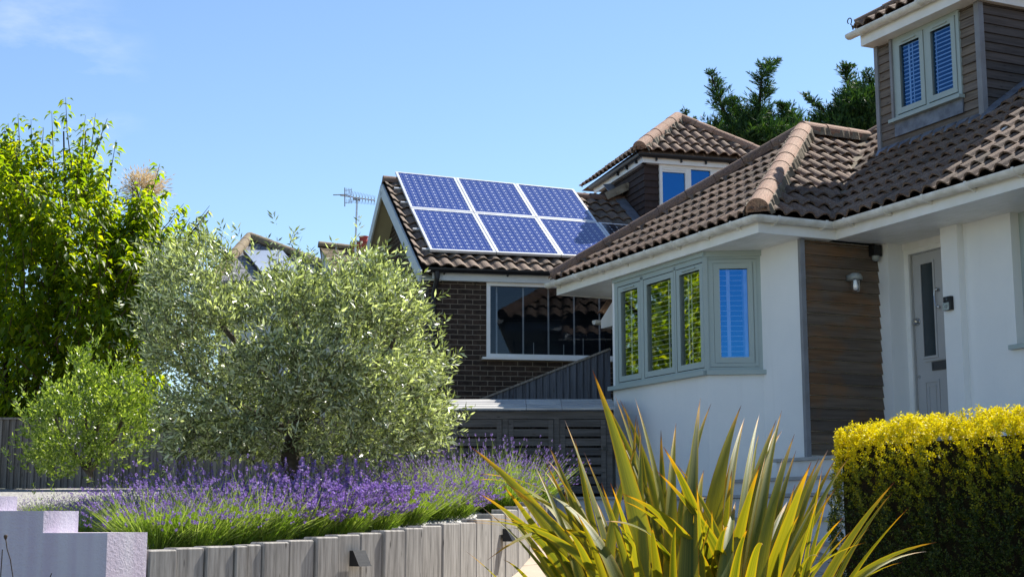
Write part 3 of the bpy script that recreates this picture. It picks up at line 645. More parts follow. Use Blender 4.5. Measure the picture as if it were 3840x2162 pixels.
# dormer of the brick house
db = MB(); db.box(FB, 4.25, 6.35, 1.83, 4.2, 4.4, 5.93); dbo = db.build('dormer', M['deck'], brk)
hg = MB(); z = 4.5
while z < 5.93:
    z1 = min(z + .115, 5.93)
    hg.hexa([FB.p(4.215, 1.80, z), FB.p(4.25, 1.80, z), FB.p(4.25, 4.0, z), FB.p(4.215, 4.0, z), FB.p(4.235, 1.80, z1), FB.p(4.25, 1.80, z1), FB.p(4.25, 4.0, z1), FB.p(4.235, 4.0, z1)])
    hg.hexa([FB.p(4.217, 1.79, z), FB.p(4.485, 1.79, z), FB.p(4.485, 1.83, z), FB.p(4.217, 1.83, z), FB.p(4.237, 1.81, z1), FB.p(4.485, 1.81, z1), FB.p(4.485, 1.83, z1), FB.p(4.237, 1.83, z1)])
    z += .115
hg.build('hung_tiles', M['hung'], dbo)
q = MB(); ring(q, FB, 4.487, 6.34, 5.0, 5.93, 1.76, 1.82, .05)
for a0, a1 in ((4.955, 5.06), (5.42, 5.53), (5.93, 6.03)): q.box(FB, a0, a1, 1.765, 1.82, 5.05, 5.88)
for a0, a1 in ((4.537, 4.955), (5.53, 5.93)): q.box(FB, a0, a1, 1.77, 1.82, 5.81, 5.88); q.box(FB, a0 + .03, a1 - .03, 1.755, 1.77, 5.845, 5.86)
q.build('window_frame', M['upvc'], dbo)
for a0, a1 in ((4.537, 4.955), (5.06, 5.42), (5.53, 5.93), (6.03, 6.29)):
    q = MB(); q.add([FB.p(a0, 1.80, 5.05), FB.p(a1, 1.80, 5.05), FB.p(a1, 1.80, 5.88), FB.p(a0, 1.80, 5.88)], [(0, 1, 2, 3)]); q.build('pane', M['glass_blue'], dbo)
q = MB(); q.box(FB, 4.16, 6.46, 1.70, 1.72, 5.93, 6.03); q.box(FB, 4.16, 4.18, 1.72, 4.2, 5.93, 6.03); q.box(FB, 4.18, 6.44, 1.72, 1.85, 5.93, 5.945); q.box(FB, 4.18, 4.26, 1.72, 4, 5.93, 5.945); q.build('fascia', M['upvc'], dbo)
gutter_run(dbo, 'gutter', [FB.p(4.11, 4.2, 6.06), FB.p(4.11, 1.65, 6.06), FB.p(6.5, 1.65, 6.06)], .05, M['black'], .5, brackets=False)
q = MB()
for a in (4.4, 4.85, 5.3, 5.75, 6.2): q.box(FB, a - .012, a + .012, 1.655, 1.70, 5.965, 6.02)
for b in (1.95, 2.4, 2.85): q.box(FB, 4.115, 4.16, b - .012, b + .012, 5.965, 6.02)
q.build('gutter_bracket', M['black'], dbo)
drb = MB(); T2 = .76; c2, s2_ = 1 / math.hypot(1, T2), T2 / math.hypot(1, T2); a_l, a_r, bf, ze = 4.06, 6.54, 1.62, 6.10; hw = (a_r - a_l) / 2; am = (a_l + a_r) / 2; za = ze + hw * T2
tile_slope(drb, FB.p(0, bf, ze), FB.U, c2 * FB.V + s2_ * ZV, -s2_ * FB.V + c2 * ZV, hw / c2, lambda s: a_l + s * c2, lambda s: a_r - s * c2)
tile_slope(drb, FB.p(a_l, 0, ze), -FB.V, c2 * FB.U + s2_ * ZV, -s2_ * FB.U + c2 * ZV, hw / c2, lambda s: -4.6, lambda s: -bf - s * c2)
tile_slope(drb, FB.p(a_r, 0, ze), FB.V, -c2 * FB.U + s2_ * ZV, s2_ * FB.U + c2 * ZV, hw / c2, lambda s: bf + s * c2, lambda s: 4.6)
drb.add([FB.p(a_l, bf, ze - .03), FB.p(a_r, bf, ze - .03), FB.p(am, bf + hw, za - .03), FB.p(am, 4.6, za - .03), FB.p(a_r, 4.6, ze - .03), FB.p(a_l, 4.6, ze - .03)], [(0, 1, 2), (1, 4, 3, 2), (0, 2, 3, 5), (0, 5, 4, 1)])
drbo = drb.build('dormer_roof', M['tile'], dbo)
q = MB(); ridge(q, FB.p(a_l + .03, bf + .03, ze + .06), FB.p(am, bf + hw, za + .05), r=.12); ridge(q, FB.p(a_r - .03, bf + .03, ze + .06), FB.p(am, bf + hw, za + .05), r=.10); ridge(q, FB.p(am, bf + hw, za + .05), FB.p(am, 4.6, za + .05), r=.1)
q.build('dormer_ridge', M['ridge'], dbo)
q = MB(); mortar(q, FB.p(a_l + .03, bf + .03, ze + .04), FB.p(am, bf + hw, za + .03), .14); mortar(q, rb(3.9, 3.36, .04), rb(4.35, 3.34, .3), .15, .08); q.build('mortar_bedding', M['mortar'], dbo)
q = MB(); q.slab([rb(4.03, 1.95, .06), rb(4.2, 1.95, .085), rb(4.2, 4.0, .085), rb(4.03, 4.0, .06)], .01 * NBv); q.build('lead_flashing', M['lead'], dbo)

# solar panels: dark blue cells with pale grid, thin silver frame
m, nt, out = new_mat('solar_cells')
uvn = N(nt, 'UVMap'); sx = N(nt, 'SeparateXYZ'); nt.links.new(uvn.outputs[0], sx.inputs[0])
fx = math_n(nt, 'FRACT', math_n(nt, 'MULTIPLY', sx.outputs[0], 8.)); fy = math_n(nt, 'FRACT', math_n(nt, 'MULTIPLY', sx.outputs[1], 12.))
ex = math_n(nt, 'MINIMUM', fx, math_n(nt, 'SUBTRACT', 1., fx)); ey = math_n(nt, 'MINIMUM', fy, math_n(nt, 'SUBTRACT', 1., fy))
line = math_n(nt, 'MAXIMUM', math_n(nt, 'LESS_THAN', ex, .022), math_n(nt, 'LESS_THAN', ey, .018))
dot = math_n(nt, 'LESS_THAN', math_n(nt, 'ADD', ex, ey), .15)
b1 = math_n(nt, 'LESS_THAN', math_n(nt, 'ABSOLUTE', math_n(nt, 'SUBTRACT', ex, .27)), .02)
white = math_n(nt, 'MAXIMUM', math_n(nt, 'MULTIPLY', math_n(nt, 'MAXIMUM', line, b1), .33), dot)
celln = noise(nt, pos(nt), 2.5, 2); blue = mixc(nt, celln, (.016, .034, .16), (.026, .05, .22))
princ(nt, out, mixc(nt, white, blue, (.62, .66, .72)), .12, .25); M['cells'] = m
M['alu'] = plain('silver_aluminium', (.72, .73, .74), (.62, .63, .64), .35, .5, 6, .02, .001, metal=.35)
m, nt, out = new_mat('black_solar_cells'); fx = None
uvn = N(nt, 'UVMap'); sx = N(nt, 'SeparateXYZ'); nt.links.new(uvn.outputs[0], sx.inputs[0])
fx = math_n(nt, 'FRACT', math_n(nt, 'MULTIPLY', sx.outputs[0], 8.)); fy = math_n(nt, 'FRACT', math_n(nt, 'MULTIPLY', sx.outputs[1], 12.))
ex = math_n(nt, 'MINIMUM', fx, math_n(nt, 'SUBTRACT', 1., fx)); ey = math_n(nt, 'MINIMUM', fy, math_n(nt, 'SUBTRACT', 1., fy))
wh = math_n(nt, 'MAXIMUM', math_n(nt, 'MULTIPLY', math_n(nt, 'MAXIMUM', math_n(nt, 'LESS_THAN', ex, .022), math_n(nt, 'LESS_THAN', ey, .018)), .4), math_n(nt, 'LESS_THAN', math_n(nt, 'ADD', ex, ey), .15))
princ(nt, out, mixc(nt, wh, (.012, .012, .02), (.5, .5, .55)), .16, .5); M['cells_dark'] = m
srow = ((3.84, .105), (2.115, .05), (.36, -.022))
sat = lambda j, u: srow[j][0] - srow[j][1] * u
spots = [('top row, at the gable end of the roof', 0, 0), ('middle of the top row', 0, 1), ('end of the top row beside the dormer', 0, 2),
         ('bottom row, at the gable end of the roof', 1, 0), ('middle of the bottom row', 1, 1), ('third in the bottom row, crossed by a shadow', 1, 2), ('half hidden behind the near roof', 1, 3)]
for txt, j, i in spots:
    ul_, ur_ = .20 + 1.035 * i, .20 + 1.035 * (i + 1) - .012; e = .02
    cs = [(ul_, sat(j + 1, ul_) + e), (ur_, sat(j + 1, ur_) + e), (ur_ + .03 * (1 - j), sat(j, ur_) - e * .6), (ul_ + .03 * (1 - j), sat(j, ul_) - e * .6)]
    lab = ('blackish solar panel ' if i == 3 else 'blue solar panel with white grid, ') + txt
    pn = thing('solar_module', lab, 'solar panel', rb(sum(c[0] for c in cs) / 4, cs[0][1], .1), 'solar panels on the brick house')
    ctr = np.mean(np.array(cs), 0); inner = [tuple(ctr + (np.array(c) - ctr) * np.array([1 - .075, 1 - .05])) for c in cs]
    fr_ = MB(); O1 = [rb(*c, .125) for c in cs]; I1 = [rb(*c, .125) for c in inner]; O0 = [rb(*c, .085) for c in cs]; I0 = [rb(*c, .118) for c in inner]
    fr_.add(O1 + I1 + O0 + I0, [(k, (k + 1) % 4, 4 + (k + 1) % 4, 4 + k) for k in range(4)] + [(8 + k, 8 + (k + 1) % 4, (k + 1) % 4, k) for k in range(4)] + [(4 + k, 4 + (k + 1) % 4, 12 + (k + 1) % 4, 12 + k) for k in range(4)] + [(11, 10, 9, 8)])
    fr_.build('frame', M['alu'], pn)
    g = MB(); g.add([rb(*c, .119) for c in inner], [(0, 1, 2, 3)], 0, [((0, 0), (1, 0), (1, 1), (0, 1))]); g.build('cell_face', M['cells_dark'] if i == 3 else M['cells'], pn)
    if i == 0:
        for s in ((.5, 1.3) if j else (2.45, 3.1)):
            cpl = MB(); c = rb(.10, s, .075); cpl.beam(c, c + .12 * FB.U, .03, .03, up=NBv); cpl.build('mounting_rail', M['alu'], pn)

# ================================================================== HOUSES BEYOND
M['slate'] = plain('grey_slate', (.25, .25, .26), (.17, .17, .18), .7, .4, 5, .4, .01, bscale=14)
M['oldtile'] = tile_mat('old_clay_tile', (.24, .19, .13), (.29, .23, .16), (.19, .15, .11), (.4, .3, .1), .5)
M['whitewall'] = plain('white_paint_wall', (.75, .76, .77), rough=.8)
m, nt, out = new_mat('slate_courses')
P_ = axes_vec(nt, ((1, 0, 0), (0, .6, .8), ZV), (1, 1, 0)); b = N(nt, 'TexBrick'); nt.links.new(P_, b.inputs['Vector']); b.inputs['Scale'].default_value = 1
b.inputs['Brick Width'].default_value = .3; b.inputs['Row Height'].default_value = .19; b.inputs['Mortar Size'].default_value = .012
b.inputs['Color1'].default_value = (.27, .27, .28, 1); b.inputs['Color2'].default_value = (.17, .17, .18, 1); b.inputs['Mortar'].default_value = (.06, .06, .065, 1)
princ(nt, out, b.outputs[0], .6, .4, 0., b.outputs['Fac'], .3, .01); M['slates'] = m
sh = thing('slate_house', 'house with grey slate hipped roof behind the olive tree', 'house', at(700, 760, 34) * A3(1, 1, 0))
q = MB(); ap_ = at(628, 600, 35.6); eL = at(535, 706, 33); eR = at(900, 706, 33); bk = ap_ + A3(2.6, 6, -.2)
eR[2] = eL[2]; q.add([eL, eR, at(856, 690, 35.) * 0 + ap_ + A3(.02, 0, 0), ap_, eR + A3(1.5, 6, 0), eL + A3(-1.5, 6, 0)], [(0, 1, 2, 3), (1, 4, 2), (0, 3, 5)]); q.build('roof', M['slates'], sh)
q = MB(); q.prism([eL + A3(.15, .15, 0), eR + A3(-.15, .15, 0), eR + A3(-.15, 4, 0), eL + A3(.15, 4, 0)], 0, eL[2] - .03); q.build('wall', M['whitewall'], sh)
q = MB(); ridge(q, eL + A3(0, 0, .05), ap_ + A3(0, 0, .04), r=.13); ridge(q, eR + A3(0, 0, .05), ap_ + A3(0, 0, .04), r=.13); q.build('ridge', M['oldtile'], sh)
q = MB(); q.arc(eL + A3(-.1, -.07, -.02), eR + A3(.1, -.07, -.02), ZV, A3(0, -1, 0), .07, 176, 364, 10, .006); q.build('gutter', M['bargewood'], sh)
nrm = np.cross(eR - eL, ap_ - eL); nrm /= np.linalg.norm(nrm)
def onroof(x, y, off):
    d = at(x, y, 1.); t = (eL @ nrm) / (d @ nrm); return d * t + off * nrm
sp2 = thing('solar_collector', 'pale glossy solar collector tilted on the slate roof behind the olive', 'solar collector', onroof(660, 690, 0))
cs = [onroof(655, 694, .12), onroof(760, 698, .12), onroof(712, 640, .12), onroof(612, 640, .12)]
q = MB(); q.slab(cs, -.1 * nrm); q.build('frame', M['black'], sp2)
q = MB(); c = sum(cs) / 4; q.add([c + (k - c) * .96 + .004 * nrm for k in cs], [(0, 1, 2, 3)]); q.build('glass_face', plain('pale_collector_glass', (.42, .47, .55), rough=.12, spec=1., scale=1), sp2)
th = thing('tiled_house', 'house with old lichen covered tile roof behind the olive tree', 'house', at(860, 760, 30) * A3(1, 1, 0))
a_, b_, c_, d_ = at(803, 621, 31.5), at(985, 640, 32), at(985, 720, 29.6), at(806, 700, 29)
q = MB(); U_ = unit(b_ - a_); S_v = unit(np.cross(np.cross(U_, a_ - d_), U_)); N_ = np.cross(U_, S_v); Ls = (a_ - d_) @ S_v
d0 = a_ - S_v * Ls
tile_slope(q, d0, U_, S_v, N_, Ls, lambda s: 0, lambda s: np.linalg.norm(b_ - a_), cover=.17, gauge=.1, amp=.008, lift=.016, thick=.012)
q.add([d0, d0 + U_ * 4, a_ + U_ * 4, a_, a_ + A3(0, 2.4, -1.6), a_ + U_ * 4 + A3(0, 2.4, -1.6)], [(0, 1, 2, 3), (3, 2, 5, 4)]); q.build('roof', M['oldtile'], th)
q = MB(); q.slab([d0 + A3(.05, .1, -.1), a_ + A3(.05, 0, -.1), a_ + A3(.05, 2.4, -1.7), a_ * A3(1, 1, 0) + A3(.05, 2.4, 0), d0 * A3(1, 1, 0) + A3(.05, .1, 0)], A3(4, .4, 0)); q.build('wall', M['whitewall'], th)
q = MB(); ridge(q, a_ + A3(-.02, 0, .03), b_ + A3(0, 0, .03), r=.1); q.build('ridge', M['oldtile'], th)
q = MB(); c = at(914, 640, 31.6); q.box(Fr((c[0], c[1]), 10), -.25, .25, -.2, .2, c[2] - .6, at(914, 611, 31.6)[2]); cho = q.build('chimney', plain('red_brick_stack', (.3, .07, .05), (.22, .05, .04), .85, .2, 20), th)
q = MB(); c = at(914, 611, 31.6); q.lathe(c, [(.10, 0), (.09, .12), (.11, .13), (.11, .15), (.08, .15)], 12); q.build('chimney_pot', plain('red_clay_pot', (.42, .08, .06), rough=.8), cho)
an = thing('television_aerial', 'thin metal television aerial on a mast against the sky', 'aerial', at(894, 640, 30))
q = MB(); q.tube([at(893, 645, 30), at(898, 497, 30)], .022, 8); q.build('mast', M['alu'], an)
q = MB(); A_, B_ = at(856, 491, 29.7), at(943, 504, 30.3); q.tube([A_, B_], .013, 6); q.tube([at(838, 490, 29.8), at(874, 489, 29.5)], .01, 6); q.tube([at(888, 500, 30), at(906, 503, 30)], .02, 6)
for t in np.linspace(.28, .98, 9):
    c = A_ + (B_ - A_) * t; L = .14 - .04 * t
    for sx_, sz in ((.35, 1), (-.35, 1), (.35, -1), (-.35, -1)): q.tube([c, c + A3(sx_ * L * .45, 0, sz * L)], .0045, 4)
q.build('boom', M['bargewood'], an)
q = MB()
for y0 in (478, 492, 509):
    q.tube([at(867, y0 + 1, 29.7), at(885, y0 - 1, 29.55)], .006, 4)
for k in range(5): q.tube([at(868 + 4 * k, 473, 29.7 - .03 * k), at(868 + 4 * k, 492, 29.7 - .03 * k)], .0045, 4); q.tube([at(868 + 4 * k, 500, 29.7 - .03 * k), at(868 + 4 * k, 512, 29.7 - .03 * k)], .0045, 4)
q.tube([at(867, 472, 29.7), at(867, 519, 29.7)], .012, 5); q.build('reflector', M['bargewood'], an)

# ================================================================== GROUND, PATH, TERRACE
hY = lambda Y: np.interp(Y, [-40, 0, 6, 8, 10.5, 12.3, 13.3, 15, 18, 40, 120, 900], [-1.7, -1.6, -1.35, -1.12, -.74, -.43, -.23, -.12, -.05, .3, .5, .5])
zbed = lambda Y: -.235 + .066 * (np.asarray(Y, float) - 8.6)
M['soil'] = plain('garden_ground', (.10, .085, .055), (.06, .055, .03), .95, .1, 3, .5, .02, bscale=25)
ys = np.array([-40, -10, 0, 3, 6, 7, 8, 9, 10.5, 11.4, 12.3, 13.3, 15, 18, 25, 40, 120, 900.]); xs = np.array([-600, -60, -15, -6, -2, 0, 2, 4, 8, 20, 80, 600.])
X_, Y_ = np.meshgrid(xs, ys); Vg = np.stack([X_, Y_, hY(Y_)], -1).reshape(-1, 3); nx = len(xs)
Qg = np.array([(j * nx + i, j * nx + i + 1, (j + 1) * nx + i + 1, (j + 1) * nx + i) for j in range(len(ys) - 1) for i in range(nx - 1)])
kind(np_mesh('ground', Vg, Qg, M['soil']), 'structure')
# line of the timber wall in plan
cp = [A3(-2.035, 8.262), A3(-.62, 10.3), A3(.02, 12.2), A3(.26, 13.6), A3(.50, 15.2)]
def wall_at(t):
    t = min(max(t, 0), 1) * (len(cp) - 1); i = min(int(t), len(cp) - 2); f = t - i
    p0 = cp[max(i - 1, 0)]; p1 = cp[i]; p2 = cp[i + 1]; p3 = cp[min(i + 2, len(cp) - 1)]
    return .5 * ((2 * p1) + (-p0 + p2) * f + (2 * p0 - 5 * p1 + 4 * p2 - p3) * f * f + (-p0 + 3 * p1 - 3 * p2 + p3) * f ** 3)
TT = np.linspace(0, 1, 400); WL = np.array([wall_at(t) for t in TT])
wallX = lambda Y: np.interp(Y, WL[:, 1], WL[:, 0])
# paving
m, nt, out = new_mat('block_paving')
P_ = axes_vec(nt, (unit(A3(.9, .43, 0)), unit(A3(-.43, .9, 0)), ZV), (1, 1, 0)); b = N(nt, 'TexBrick'); nt.links.new(P_, b.inputs['Vector']); b.inputs['Scale'].default_value = 1
b.inputs['Brick Width'].default_value = .6; b.inputs['Row Height'].default_value = .45; b.inputs['Mortar Size'].default_value = .008; b.offset = .35
b.inputs['Color1'].default_value = (.42, .34, .26, 1); b.inputs['Color2'].default_value = (.36, .29, .22, 1); b.inputs['Mortar'].default_value = (.13, .11, .085, 1)
f = noise(nt, pos(nt), 5, 5, .65); princ(nt, out, mixc(nt, ramp(nt, f, ((.4, 0.), (.7, .35))), b.outputs[0], (.55, .48, .38)), .85, .2, 0., b.outputs['Fac'], -.4, .01); M['paving'] = m
rows = np.array([8, 8.8, 9.5, 10.5, 11.4, 12.3, 12.8, 13.3, 14.2, 15, 16, 17.5]); V_ = []; 
for Y in rows:
    x0 = float(wallX(Y)) + .0 if Y > 8.27 else -2.04
    for f_ in np.linspace(0, 1, 7): V_.append((x0 + (4.5 - x0) * f_, Y, float(hY(Y)) + .012))
Q_ = np.array([(7 * j + i, 7 * j + i + 1, 7 * j + i + 8, 7 * j + i + 7) for j in range(len(rows) - 1) for i in range(6)])
kind(np_mesh('path', np.array(V_), Q_, M['paving']), 'structure')
# planting bed behind the timber wall
m, nt, out = new_mat('gravel_bed'); vo = N(nt, 'TexVoronoi'); vo.inputs['Scale'].default_value = 45; nt.links.new(pos(nt), vo.inputs['Vector'])
colr = ramp(nt, vo.outputs['Color'], ((0., (.12, .115, .11)), (.5, (.27, .26, .24)), (1., (.46, .44, .41))))
f = noise(nt, pos(nt), 1.1, 4, .6); princ(nt, out, mixc(nt, ramp(nt, f, ((.55, 0.), (.68, .8))), colr, (.05, .04, .025)), .9, .2, 0., vo.outputs['Distance'], -.7, .02); M['gravelbed'] = m
rows = np.concatenate([[8.12, 8.275], np.linspace(8.5, 14.5, 16), [15.2, 16.5, 18.3]]); V_ = []
for Y in rows:
    xr = float(wallX(Y)) - .02 if Y > 8.27 else -2.2
    if Y > 15.3: xr = .55
    for f_ in np.linspace(0, 1, 9): V_.append((-9 + (xr + 9) * f_, Y, float(zbed(Y))))
Q_ = np.array([(9 * j + i, 9 * j + i + 1, 9 * j + i + 10, 9 * j + i + 9) for j in range(len(rows) - 1) for i in range(8)])
kind(np_mesh('planting_bed', np.array(V_), Q_, M['gravelbed']), 'structure')
# loose gravel stones
n = 15000; Yp = rng.uniform(8.7, 16.8, n) ** 1.0; xr = np.array([wallX(y) for y in Yp]); Xp = np.where(rng.random(n) < .45, rng.uniform(-4.6, -1.6, n), xr - .05 - rng.exponential(.35, n))
ok = (Xp < xr - .03); Xp, Yp = Xp[ok], Yp[ok]; n = len(Xp); Zp = zbed(Yp)
oc = np.array([(1, 0, 0), (0, 1, 0), (-1, 0, 0), (0, -1, 0), (.7, .7, .0), (0, 0, .8), (0, 0, -.5)])[[0, 1, 2, 3, 5, 6]]
sc_ = rng.uniform(.010, .022, (n, 1, 1)) * rng.uniform(.7, 1.3, (n, 1, 3)); th_ = rng.uniform(0, 6.28, n); c_, s_ = np.cos(th_), np.sin(th_)
Vs = oc[None] * sc_; Vs = np.stack([Vs[..., 0] * c_[:, None] - Vs[..., 1] * s_[:, None], Vs[..., 0] * s_[:, None] + Vs[..., 1] * c_[:, None], Vs[..., 2]], -1) + np.stack([Xp, Yp, Zp + .006], -1)[:, None]
fo = np.array([(0, 1, 4), (1, 2, 4), (2, 3, 4), (3, 0, 4), (1, 0, 5), (2, 1, 5), (3, 2, 5), (0, 3, 5)])
Qs = (np.arange(n)[:, None, None] * 6 + fo[None]).reshape(-1, 3)
m, nt, out = new_mat('gravel_stone'); princ(nt, out, ramp(nt, isl(nt), ((0., (.25, .24, .23)), (.5, (.5, .48, .45)), (1., (.7, .68, .64)))), .85, .25); M['stone'] = m
kind(np_mesh('gravel', Vs.reshape(-1, 3), Qs, M['stone']), 'stuff', 'pale loose gravel between the lavender plants')
# terrace and steps
M['stepwhite'] = plain('white_step_render', (.72, .72, .71), (.64, .64, .63), .8, .2, 5, .2, .004)
M['tread'] = plain('grey_stone_tread', (.40, .40, .39), (.32, .32, .31), .75, .3, 6, .2, .004)
te = MB(); te.box(FA, -4.0, 5, -.22, .66, -.5, .225); te.prism([A3(-.95, 17.1), A3(1.3, 17.1), A3(1.6, 18.6), A3(-.95, 18.6)], -.5, .24)
kind(te.build('terrace', M['stepwhite']), 'structure')
te = MB(); te.box(FA, -4.03, 5, -.26, .64, .229, .262); te.prism([A3(-.98, 17.06), A3(1.2, 17.06), A3(1.6, 18.6), A3(-.98, 18.6)], .2441, .275)
kind(te.build('terrace_paving', M['tread']), 'structure')
st = thing('garden_steps', 'white rendered steps with grey treads leading up to the front door', 'steps', FA.p(.4, 0, -.2))
for a0, b0, z1 in ((-.32, .36, .645), (-.86, .06, .435)):
    q = MB(); q.box(FA, a0, 5, b0, 1.7 if z1 > .5 else .64, .266, z1 - .035); so_ = q.build('step', M['stepwhite'], st)
    q = MB(); q.box(FA, a0 - .03, 5, b0 - .03, 1.7 if z1 > .5 else .64, z1 - .034, z1); q.build('tread', M['tread'], so_)
for a0, b0, z1 in ((-1.2, -.55, .03), (-1.3, -.85, -.19)):
    q = MB(); q.box(FA, a0, 5, b0, -.23, -.6, z1 - .035); so_ = q.build('step', M['stepwhite'], st)
    q = MB(); q.box(FA, a0 - .03, 5, b0 - .03, -.225, z1 - .034, z1); q.build('tread', M['tread'], so_)

# ================================================================== TIMBER RETAINING WALL
M['sleeper'] = wood('silvered_sleeper', ZV, unit(A3(.5, .86, 0)), ((.40, .375, .34), (.50, .475, .435), (.33, .31, .285), (.44, .41, .37)), rough=.85, fine=.8, streak=.5)
M['endgrain'] = plain('sleeper_end_grain', (.28, .25, .21), (.18, .16, .13), .9, .1, 20)
tw = thing('timber_wall', 'retaining wall of upright silvered sleepers holding back the lavender', 'retaining wall', (wall_at(.5)[0], wall_at(.5)[1], -.9))
def proj(p):
    d = p @ fw; return 1287.5 + F / 1.4913 * (p @ RT) / d, 724.9 - F / 1.4913 * (p @ UP) / d
edges = [372, 449, 521, 592, 625, 663, 730, 795, 852, 910, 965, 1018, 1065, 1116, 1160, 1201, 1238, 1272, 1303, 1330, 1352, 1372, 1388, 1402]
tops = [(372, 1385), (447, 1379), (520, 1374), (592, 1371), (663, 1366), (730, 1357), (795, 1354), (850, 1346), (910, 1341), (965, 1336), (1018, 1330), (1065, 1323), (1116, 1316), (1160, 1314), (1201, 1311), (1238, 1297), (1272, 1284), (1303, 1277), (1372, 1250), (1402, 1238)]
PX = np.array([proj(A3(p[0], p[1], -.02))[0] for p in WL])
TE = np.interp(edges, PX, TT)
for i in range(len(edges) - 1):
    a, b = wall_at(TE[i]), wall_at(TE[i + 1])
    if np.linalg.norm(b - a) < .03: continue
    d = unit(b - a); nn = A3(d[1], -d[0]); off = random.uniform(-.012, .012); g = .004
    a = a + d * g + nn * off; b = b - d * g + nn * off
    xm = (edges[i] + edges[i + 1]) / 2; zt_ = at(xm, np.interp(xm, [t[0] for t in tops], [t[1] for t in tops]) + random.uniform(-1.2, 1.2), (a[1] + b[1]) / 2)[2]
    zb_ = float(hY(min(a[1], b[1]))) - .1
    c, e = a - nn * .12, b - nn * .12; k = .008; q = MB()
    pr = [a + d * k, b - d * k, b - nn * k, e, c, a - nn * k]
    q.prism([A3(p[0], p[1], 0) for p in pr][::-1][::-1], zb_, zt_ - k)
    ins = [a + d * 2 * k - nn * k, b - d * 2 * k - nn * k, b - nn * 2 * k - d * k, e - d * k, c + d * k, a - nn * 2 * k + d * k]
    o = len(q.v); q.add([A3(p[0], p[1], zt_ - k) for p in pr] + [A3(p[0], p[1], zt_) for p in ins], [(j, (j + 1) % 6, 6 + (j + 1) % 6, 6 + j) for j in range(6)] + [tuple(range(6, 12))])
    q.build('sleeper', M['sleeper'], tw)
for x, y, lab in ((892, 1402, 'black wedge shaped wall light near the middle of the timber wall'), (1265, 1344, 'black wedge shaped wall light partly behind the flax leaves')):
    t = np.interp(x, PX, TT); p = wall_at(t); dd = unit(wall_at(t + .01) - wall_at(t - .01)); nn = A3(dd[1], -dd[0]); yaw = math.degrees(math.atan2(dd[1], dd[0])); z = at(x, y, p[1])[2]
    f_ = Fr((p[0] + nn[0] * .012, p[1] + nn[1] * .012), yaw); sc_l = p[1] / 10.
    wlamp = thing('wall_light', lab, 'light', f_.p(0, 0, z), 'lights on the timber wall')
    w_, h_ = .062, .05; q = MB(); q.hexa([f_.p(-w_, 0, z - h_), f_.p(-w_, -.085, z - h_), f_.p(w_, -.085, z - h_), f_.p(w_, 0, z - h_), f_.p(-w_, 0, z + h_), f_.p(-w_, -.03, z + h_), f_.p(w_, -.03, z + h_), f_.p(w_, 0, z + h_)]); q.build('housing', M['black'], wlamp)
    q = MB(); q.hexa([f_.p(w_ + .001, -.005, z - h_ + .006), f_.p(w_ + .001, -.077, z - h_ + .006), f_.p(w_ + .004, -.077, z - h_ + .006), f_.p(w_ + .004, -.005, z - h_ + .006), f_.p(w_ + .001, -.005, z + h_ - .006), f_.p(w_ + .001, -.028, z + h_ - .006), f_.p(w_ + .004, -.028, z + h_ - .006), f_.p(w_ + .004, -.005, z + h_ - .006)])
    q.build('side_plate', M['lampgrey'], wlamp)

# ================================================================== WHITE STEPPED GARDEN WALL
m, nt, out = new_mat('white_render_lilac_bounce'); P_ = pos(nt)
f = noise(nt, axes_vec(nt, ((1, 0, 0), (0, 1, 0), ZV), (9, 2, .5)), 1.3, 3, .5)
base = mixc(nt, ramp(nt, f, ((.4, 0.), (.62, .6))), (.68, .63, .69), (.56, .46, .57))  # white wall; reflected lilac light and its streaks are painted into the colour
princ(nt, out, base, .8, .2, 0., noise(nt, P_, 45, 5, .75), .7, .012); M['lilac_bounce'] = m
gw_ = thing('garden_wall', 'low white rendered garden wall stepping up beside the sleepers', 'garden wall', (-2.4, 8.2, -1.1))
F0 = Fr((0, 0), 0)
def rtop(y, Y): return at(200, y, Y)[2]
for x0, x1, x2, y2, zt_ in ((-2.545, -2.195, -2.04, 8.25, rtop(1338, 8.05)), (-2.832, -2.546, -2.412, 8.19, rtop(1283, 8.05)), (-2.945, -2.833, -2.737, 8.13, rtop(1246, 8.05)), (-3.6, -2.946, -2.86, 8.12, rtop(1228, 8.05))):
    q = MB(); q.prism([A3(x0, 8, 0), A3(x1, 8, 0), A3(x2, y2, 0), A3(x0, y2 + .05, 0)], -1.35, zt_); q.build('wall_section', M['lilac_bounce'], gw_)

# ================================================================== FENCES AND BIN STORE
M['fencewood'] = wood('grey_featheredge', ZV, A3(1, 0, 0), ((.17, .155, .135), (.22, .20, .175), (.14, .13, .115)), rough=.85)
M['darkfence'] = wood('blue_grey_featheredge', ZV, A3(1, 0, 0), ((.075, .085, .105), (.10, .112, .135), (.06, .07, .09)), rough=.85)
M['binwood'] = wood('dark_weathered_slat', A3(1, 0, 0), ZV, ((.10, .095, .09), (.135, .125, .115), (.085, .08, .078)), rough=.85)
M['binroof'] = wood('silver_weathered_slat', A3(1, 0, 0), A3(0, 1, 0), ((.46, .45, .43), (.52, .51, .48), (.42, .41, .40)), rough=.8, streak=.3, knots=False)
fe = thing('board_fence', 'grey featheredge board fence running behind the shrub and olive tree', 'fence', (-4, 18, .39))
q = MB(); x = -8.2; ztop = at(200, 1054, 18)[2]
while x < 1.2:
    w_ = .088; q.hexa([A3(x, 18, .40), A3(x + w_, 17.975, .40), A3(x + w_, 17.995, .40), A3(x, 18.012, .40), A3(x, 18, ztop), A3(x + w_, 17.975, ztop), A3(x + w_, 17.995, ztop), A3(x, 18.012, ztop)]); x += .083
q.build('boards', M['fencewood'], fe)
q = MB(); q.box(F0, -8.2, 1.2, 17.965, 18.03, ztop + .001, ztop + .025); q.build('capping_rail', M['fencewood'], fe)
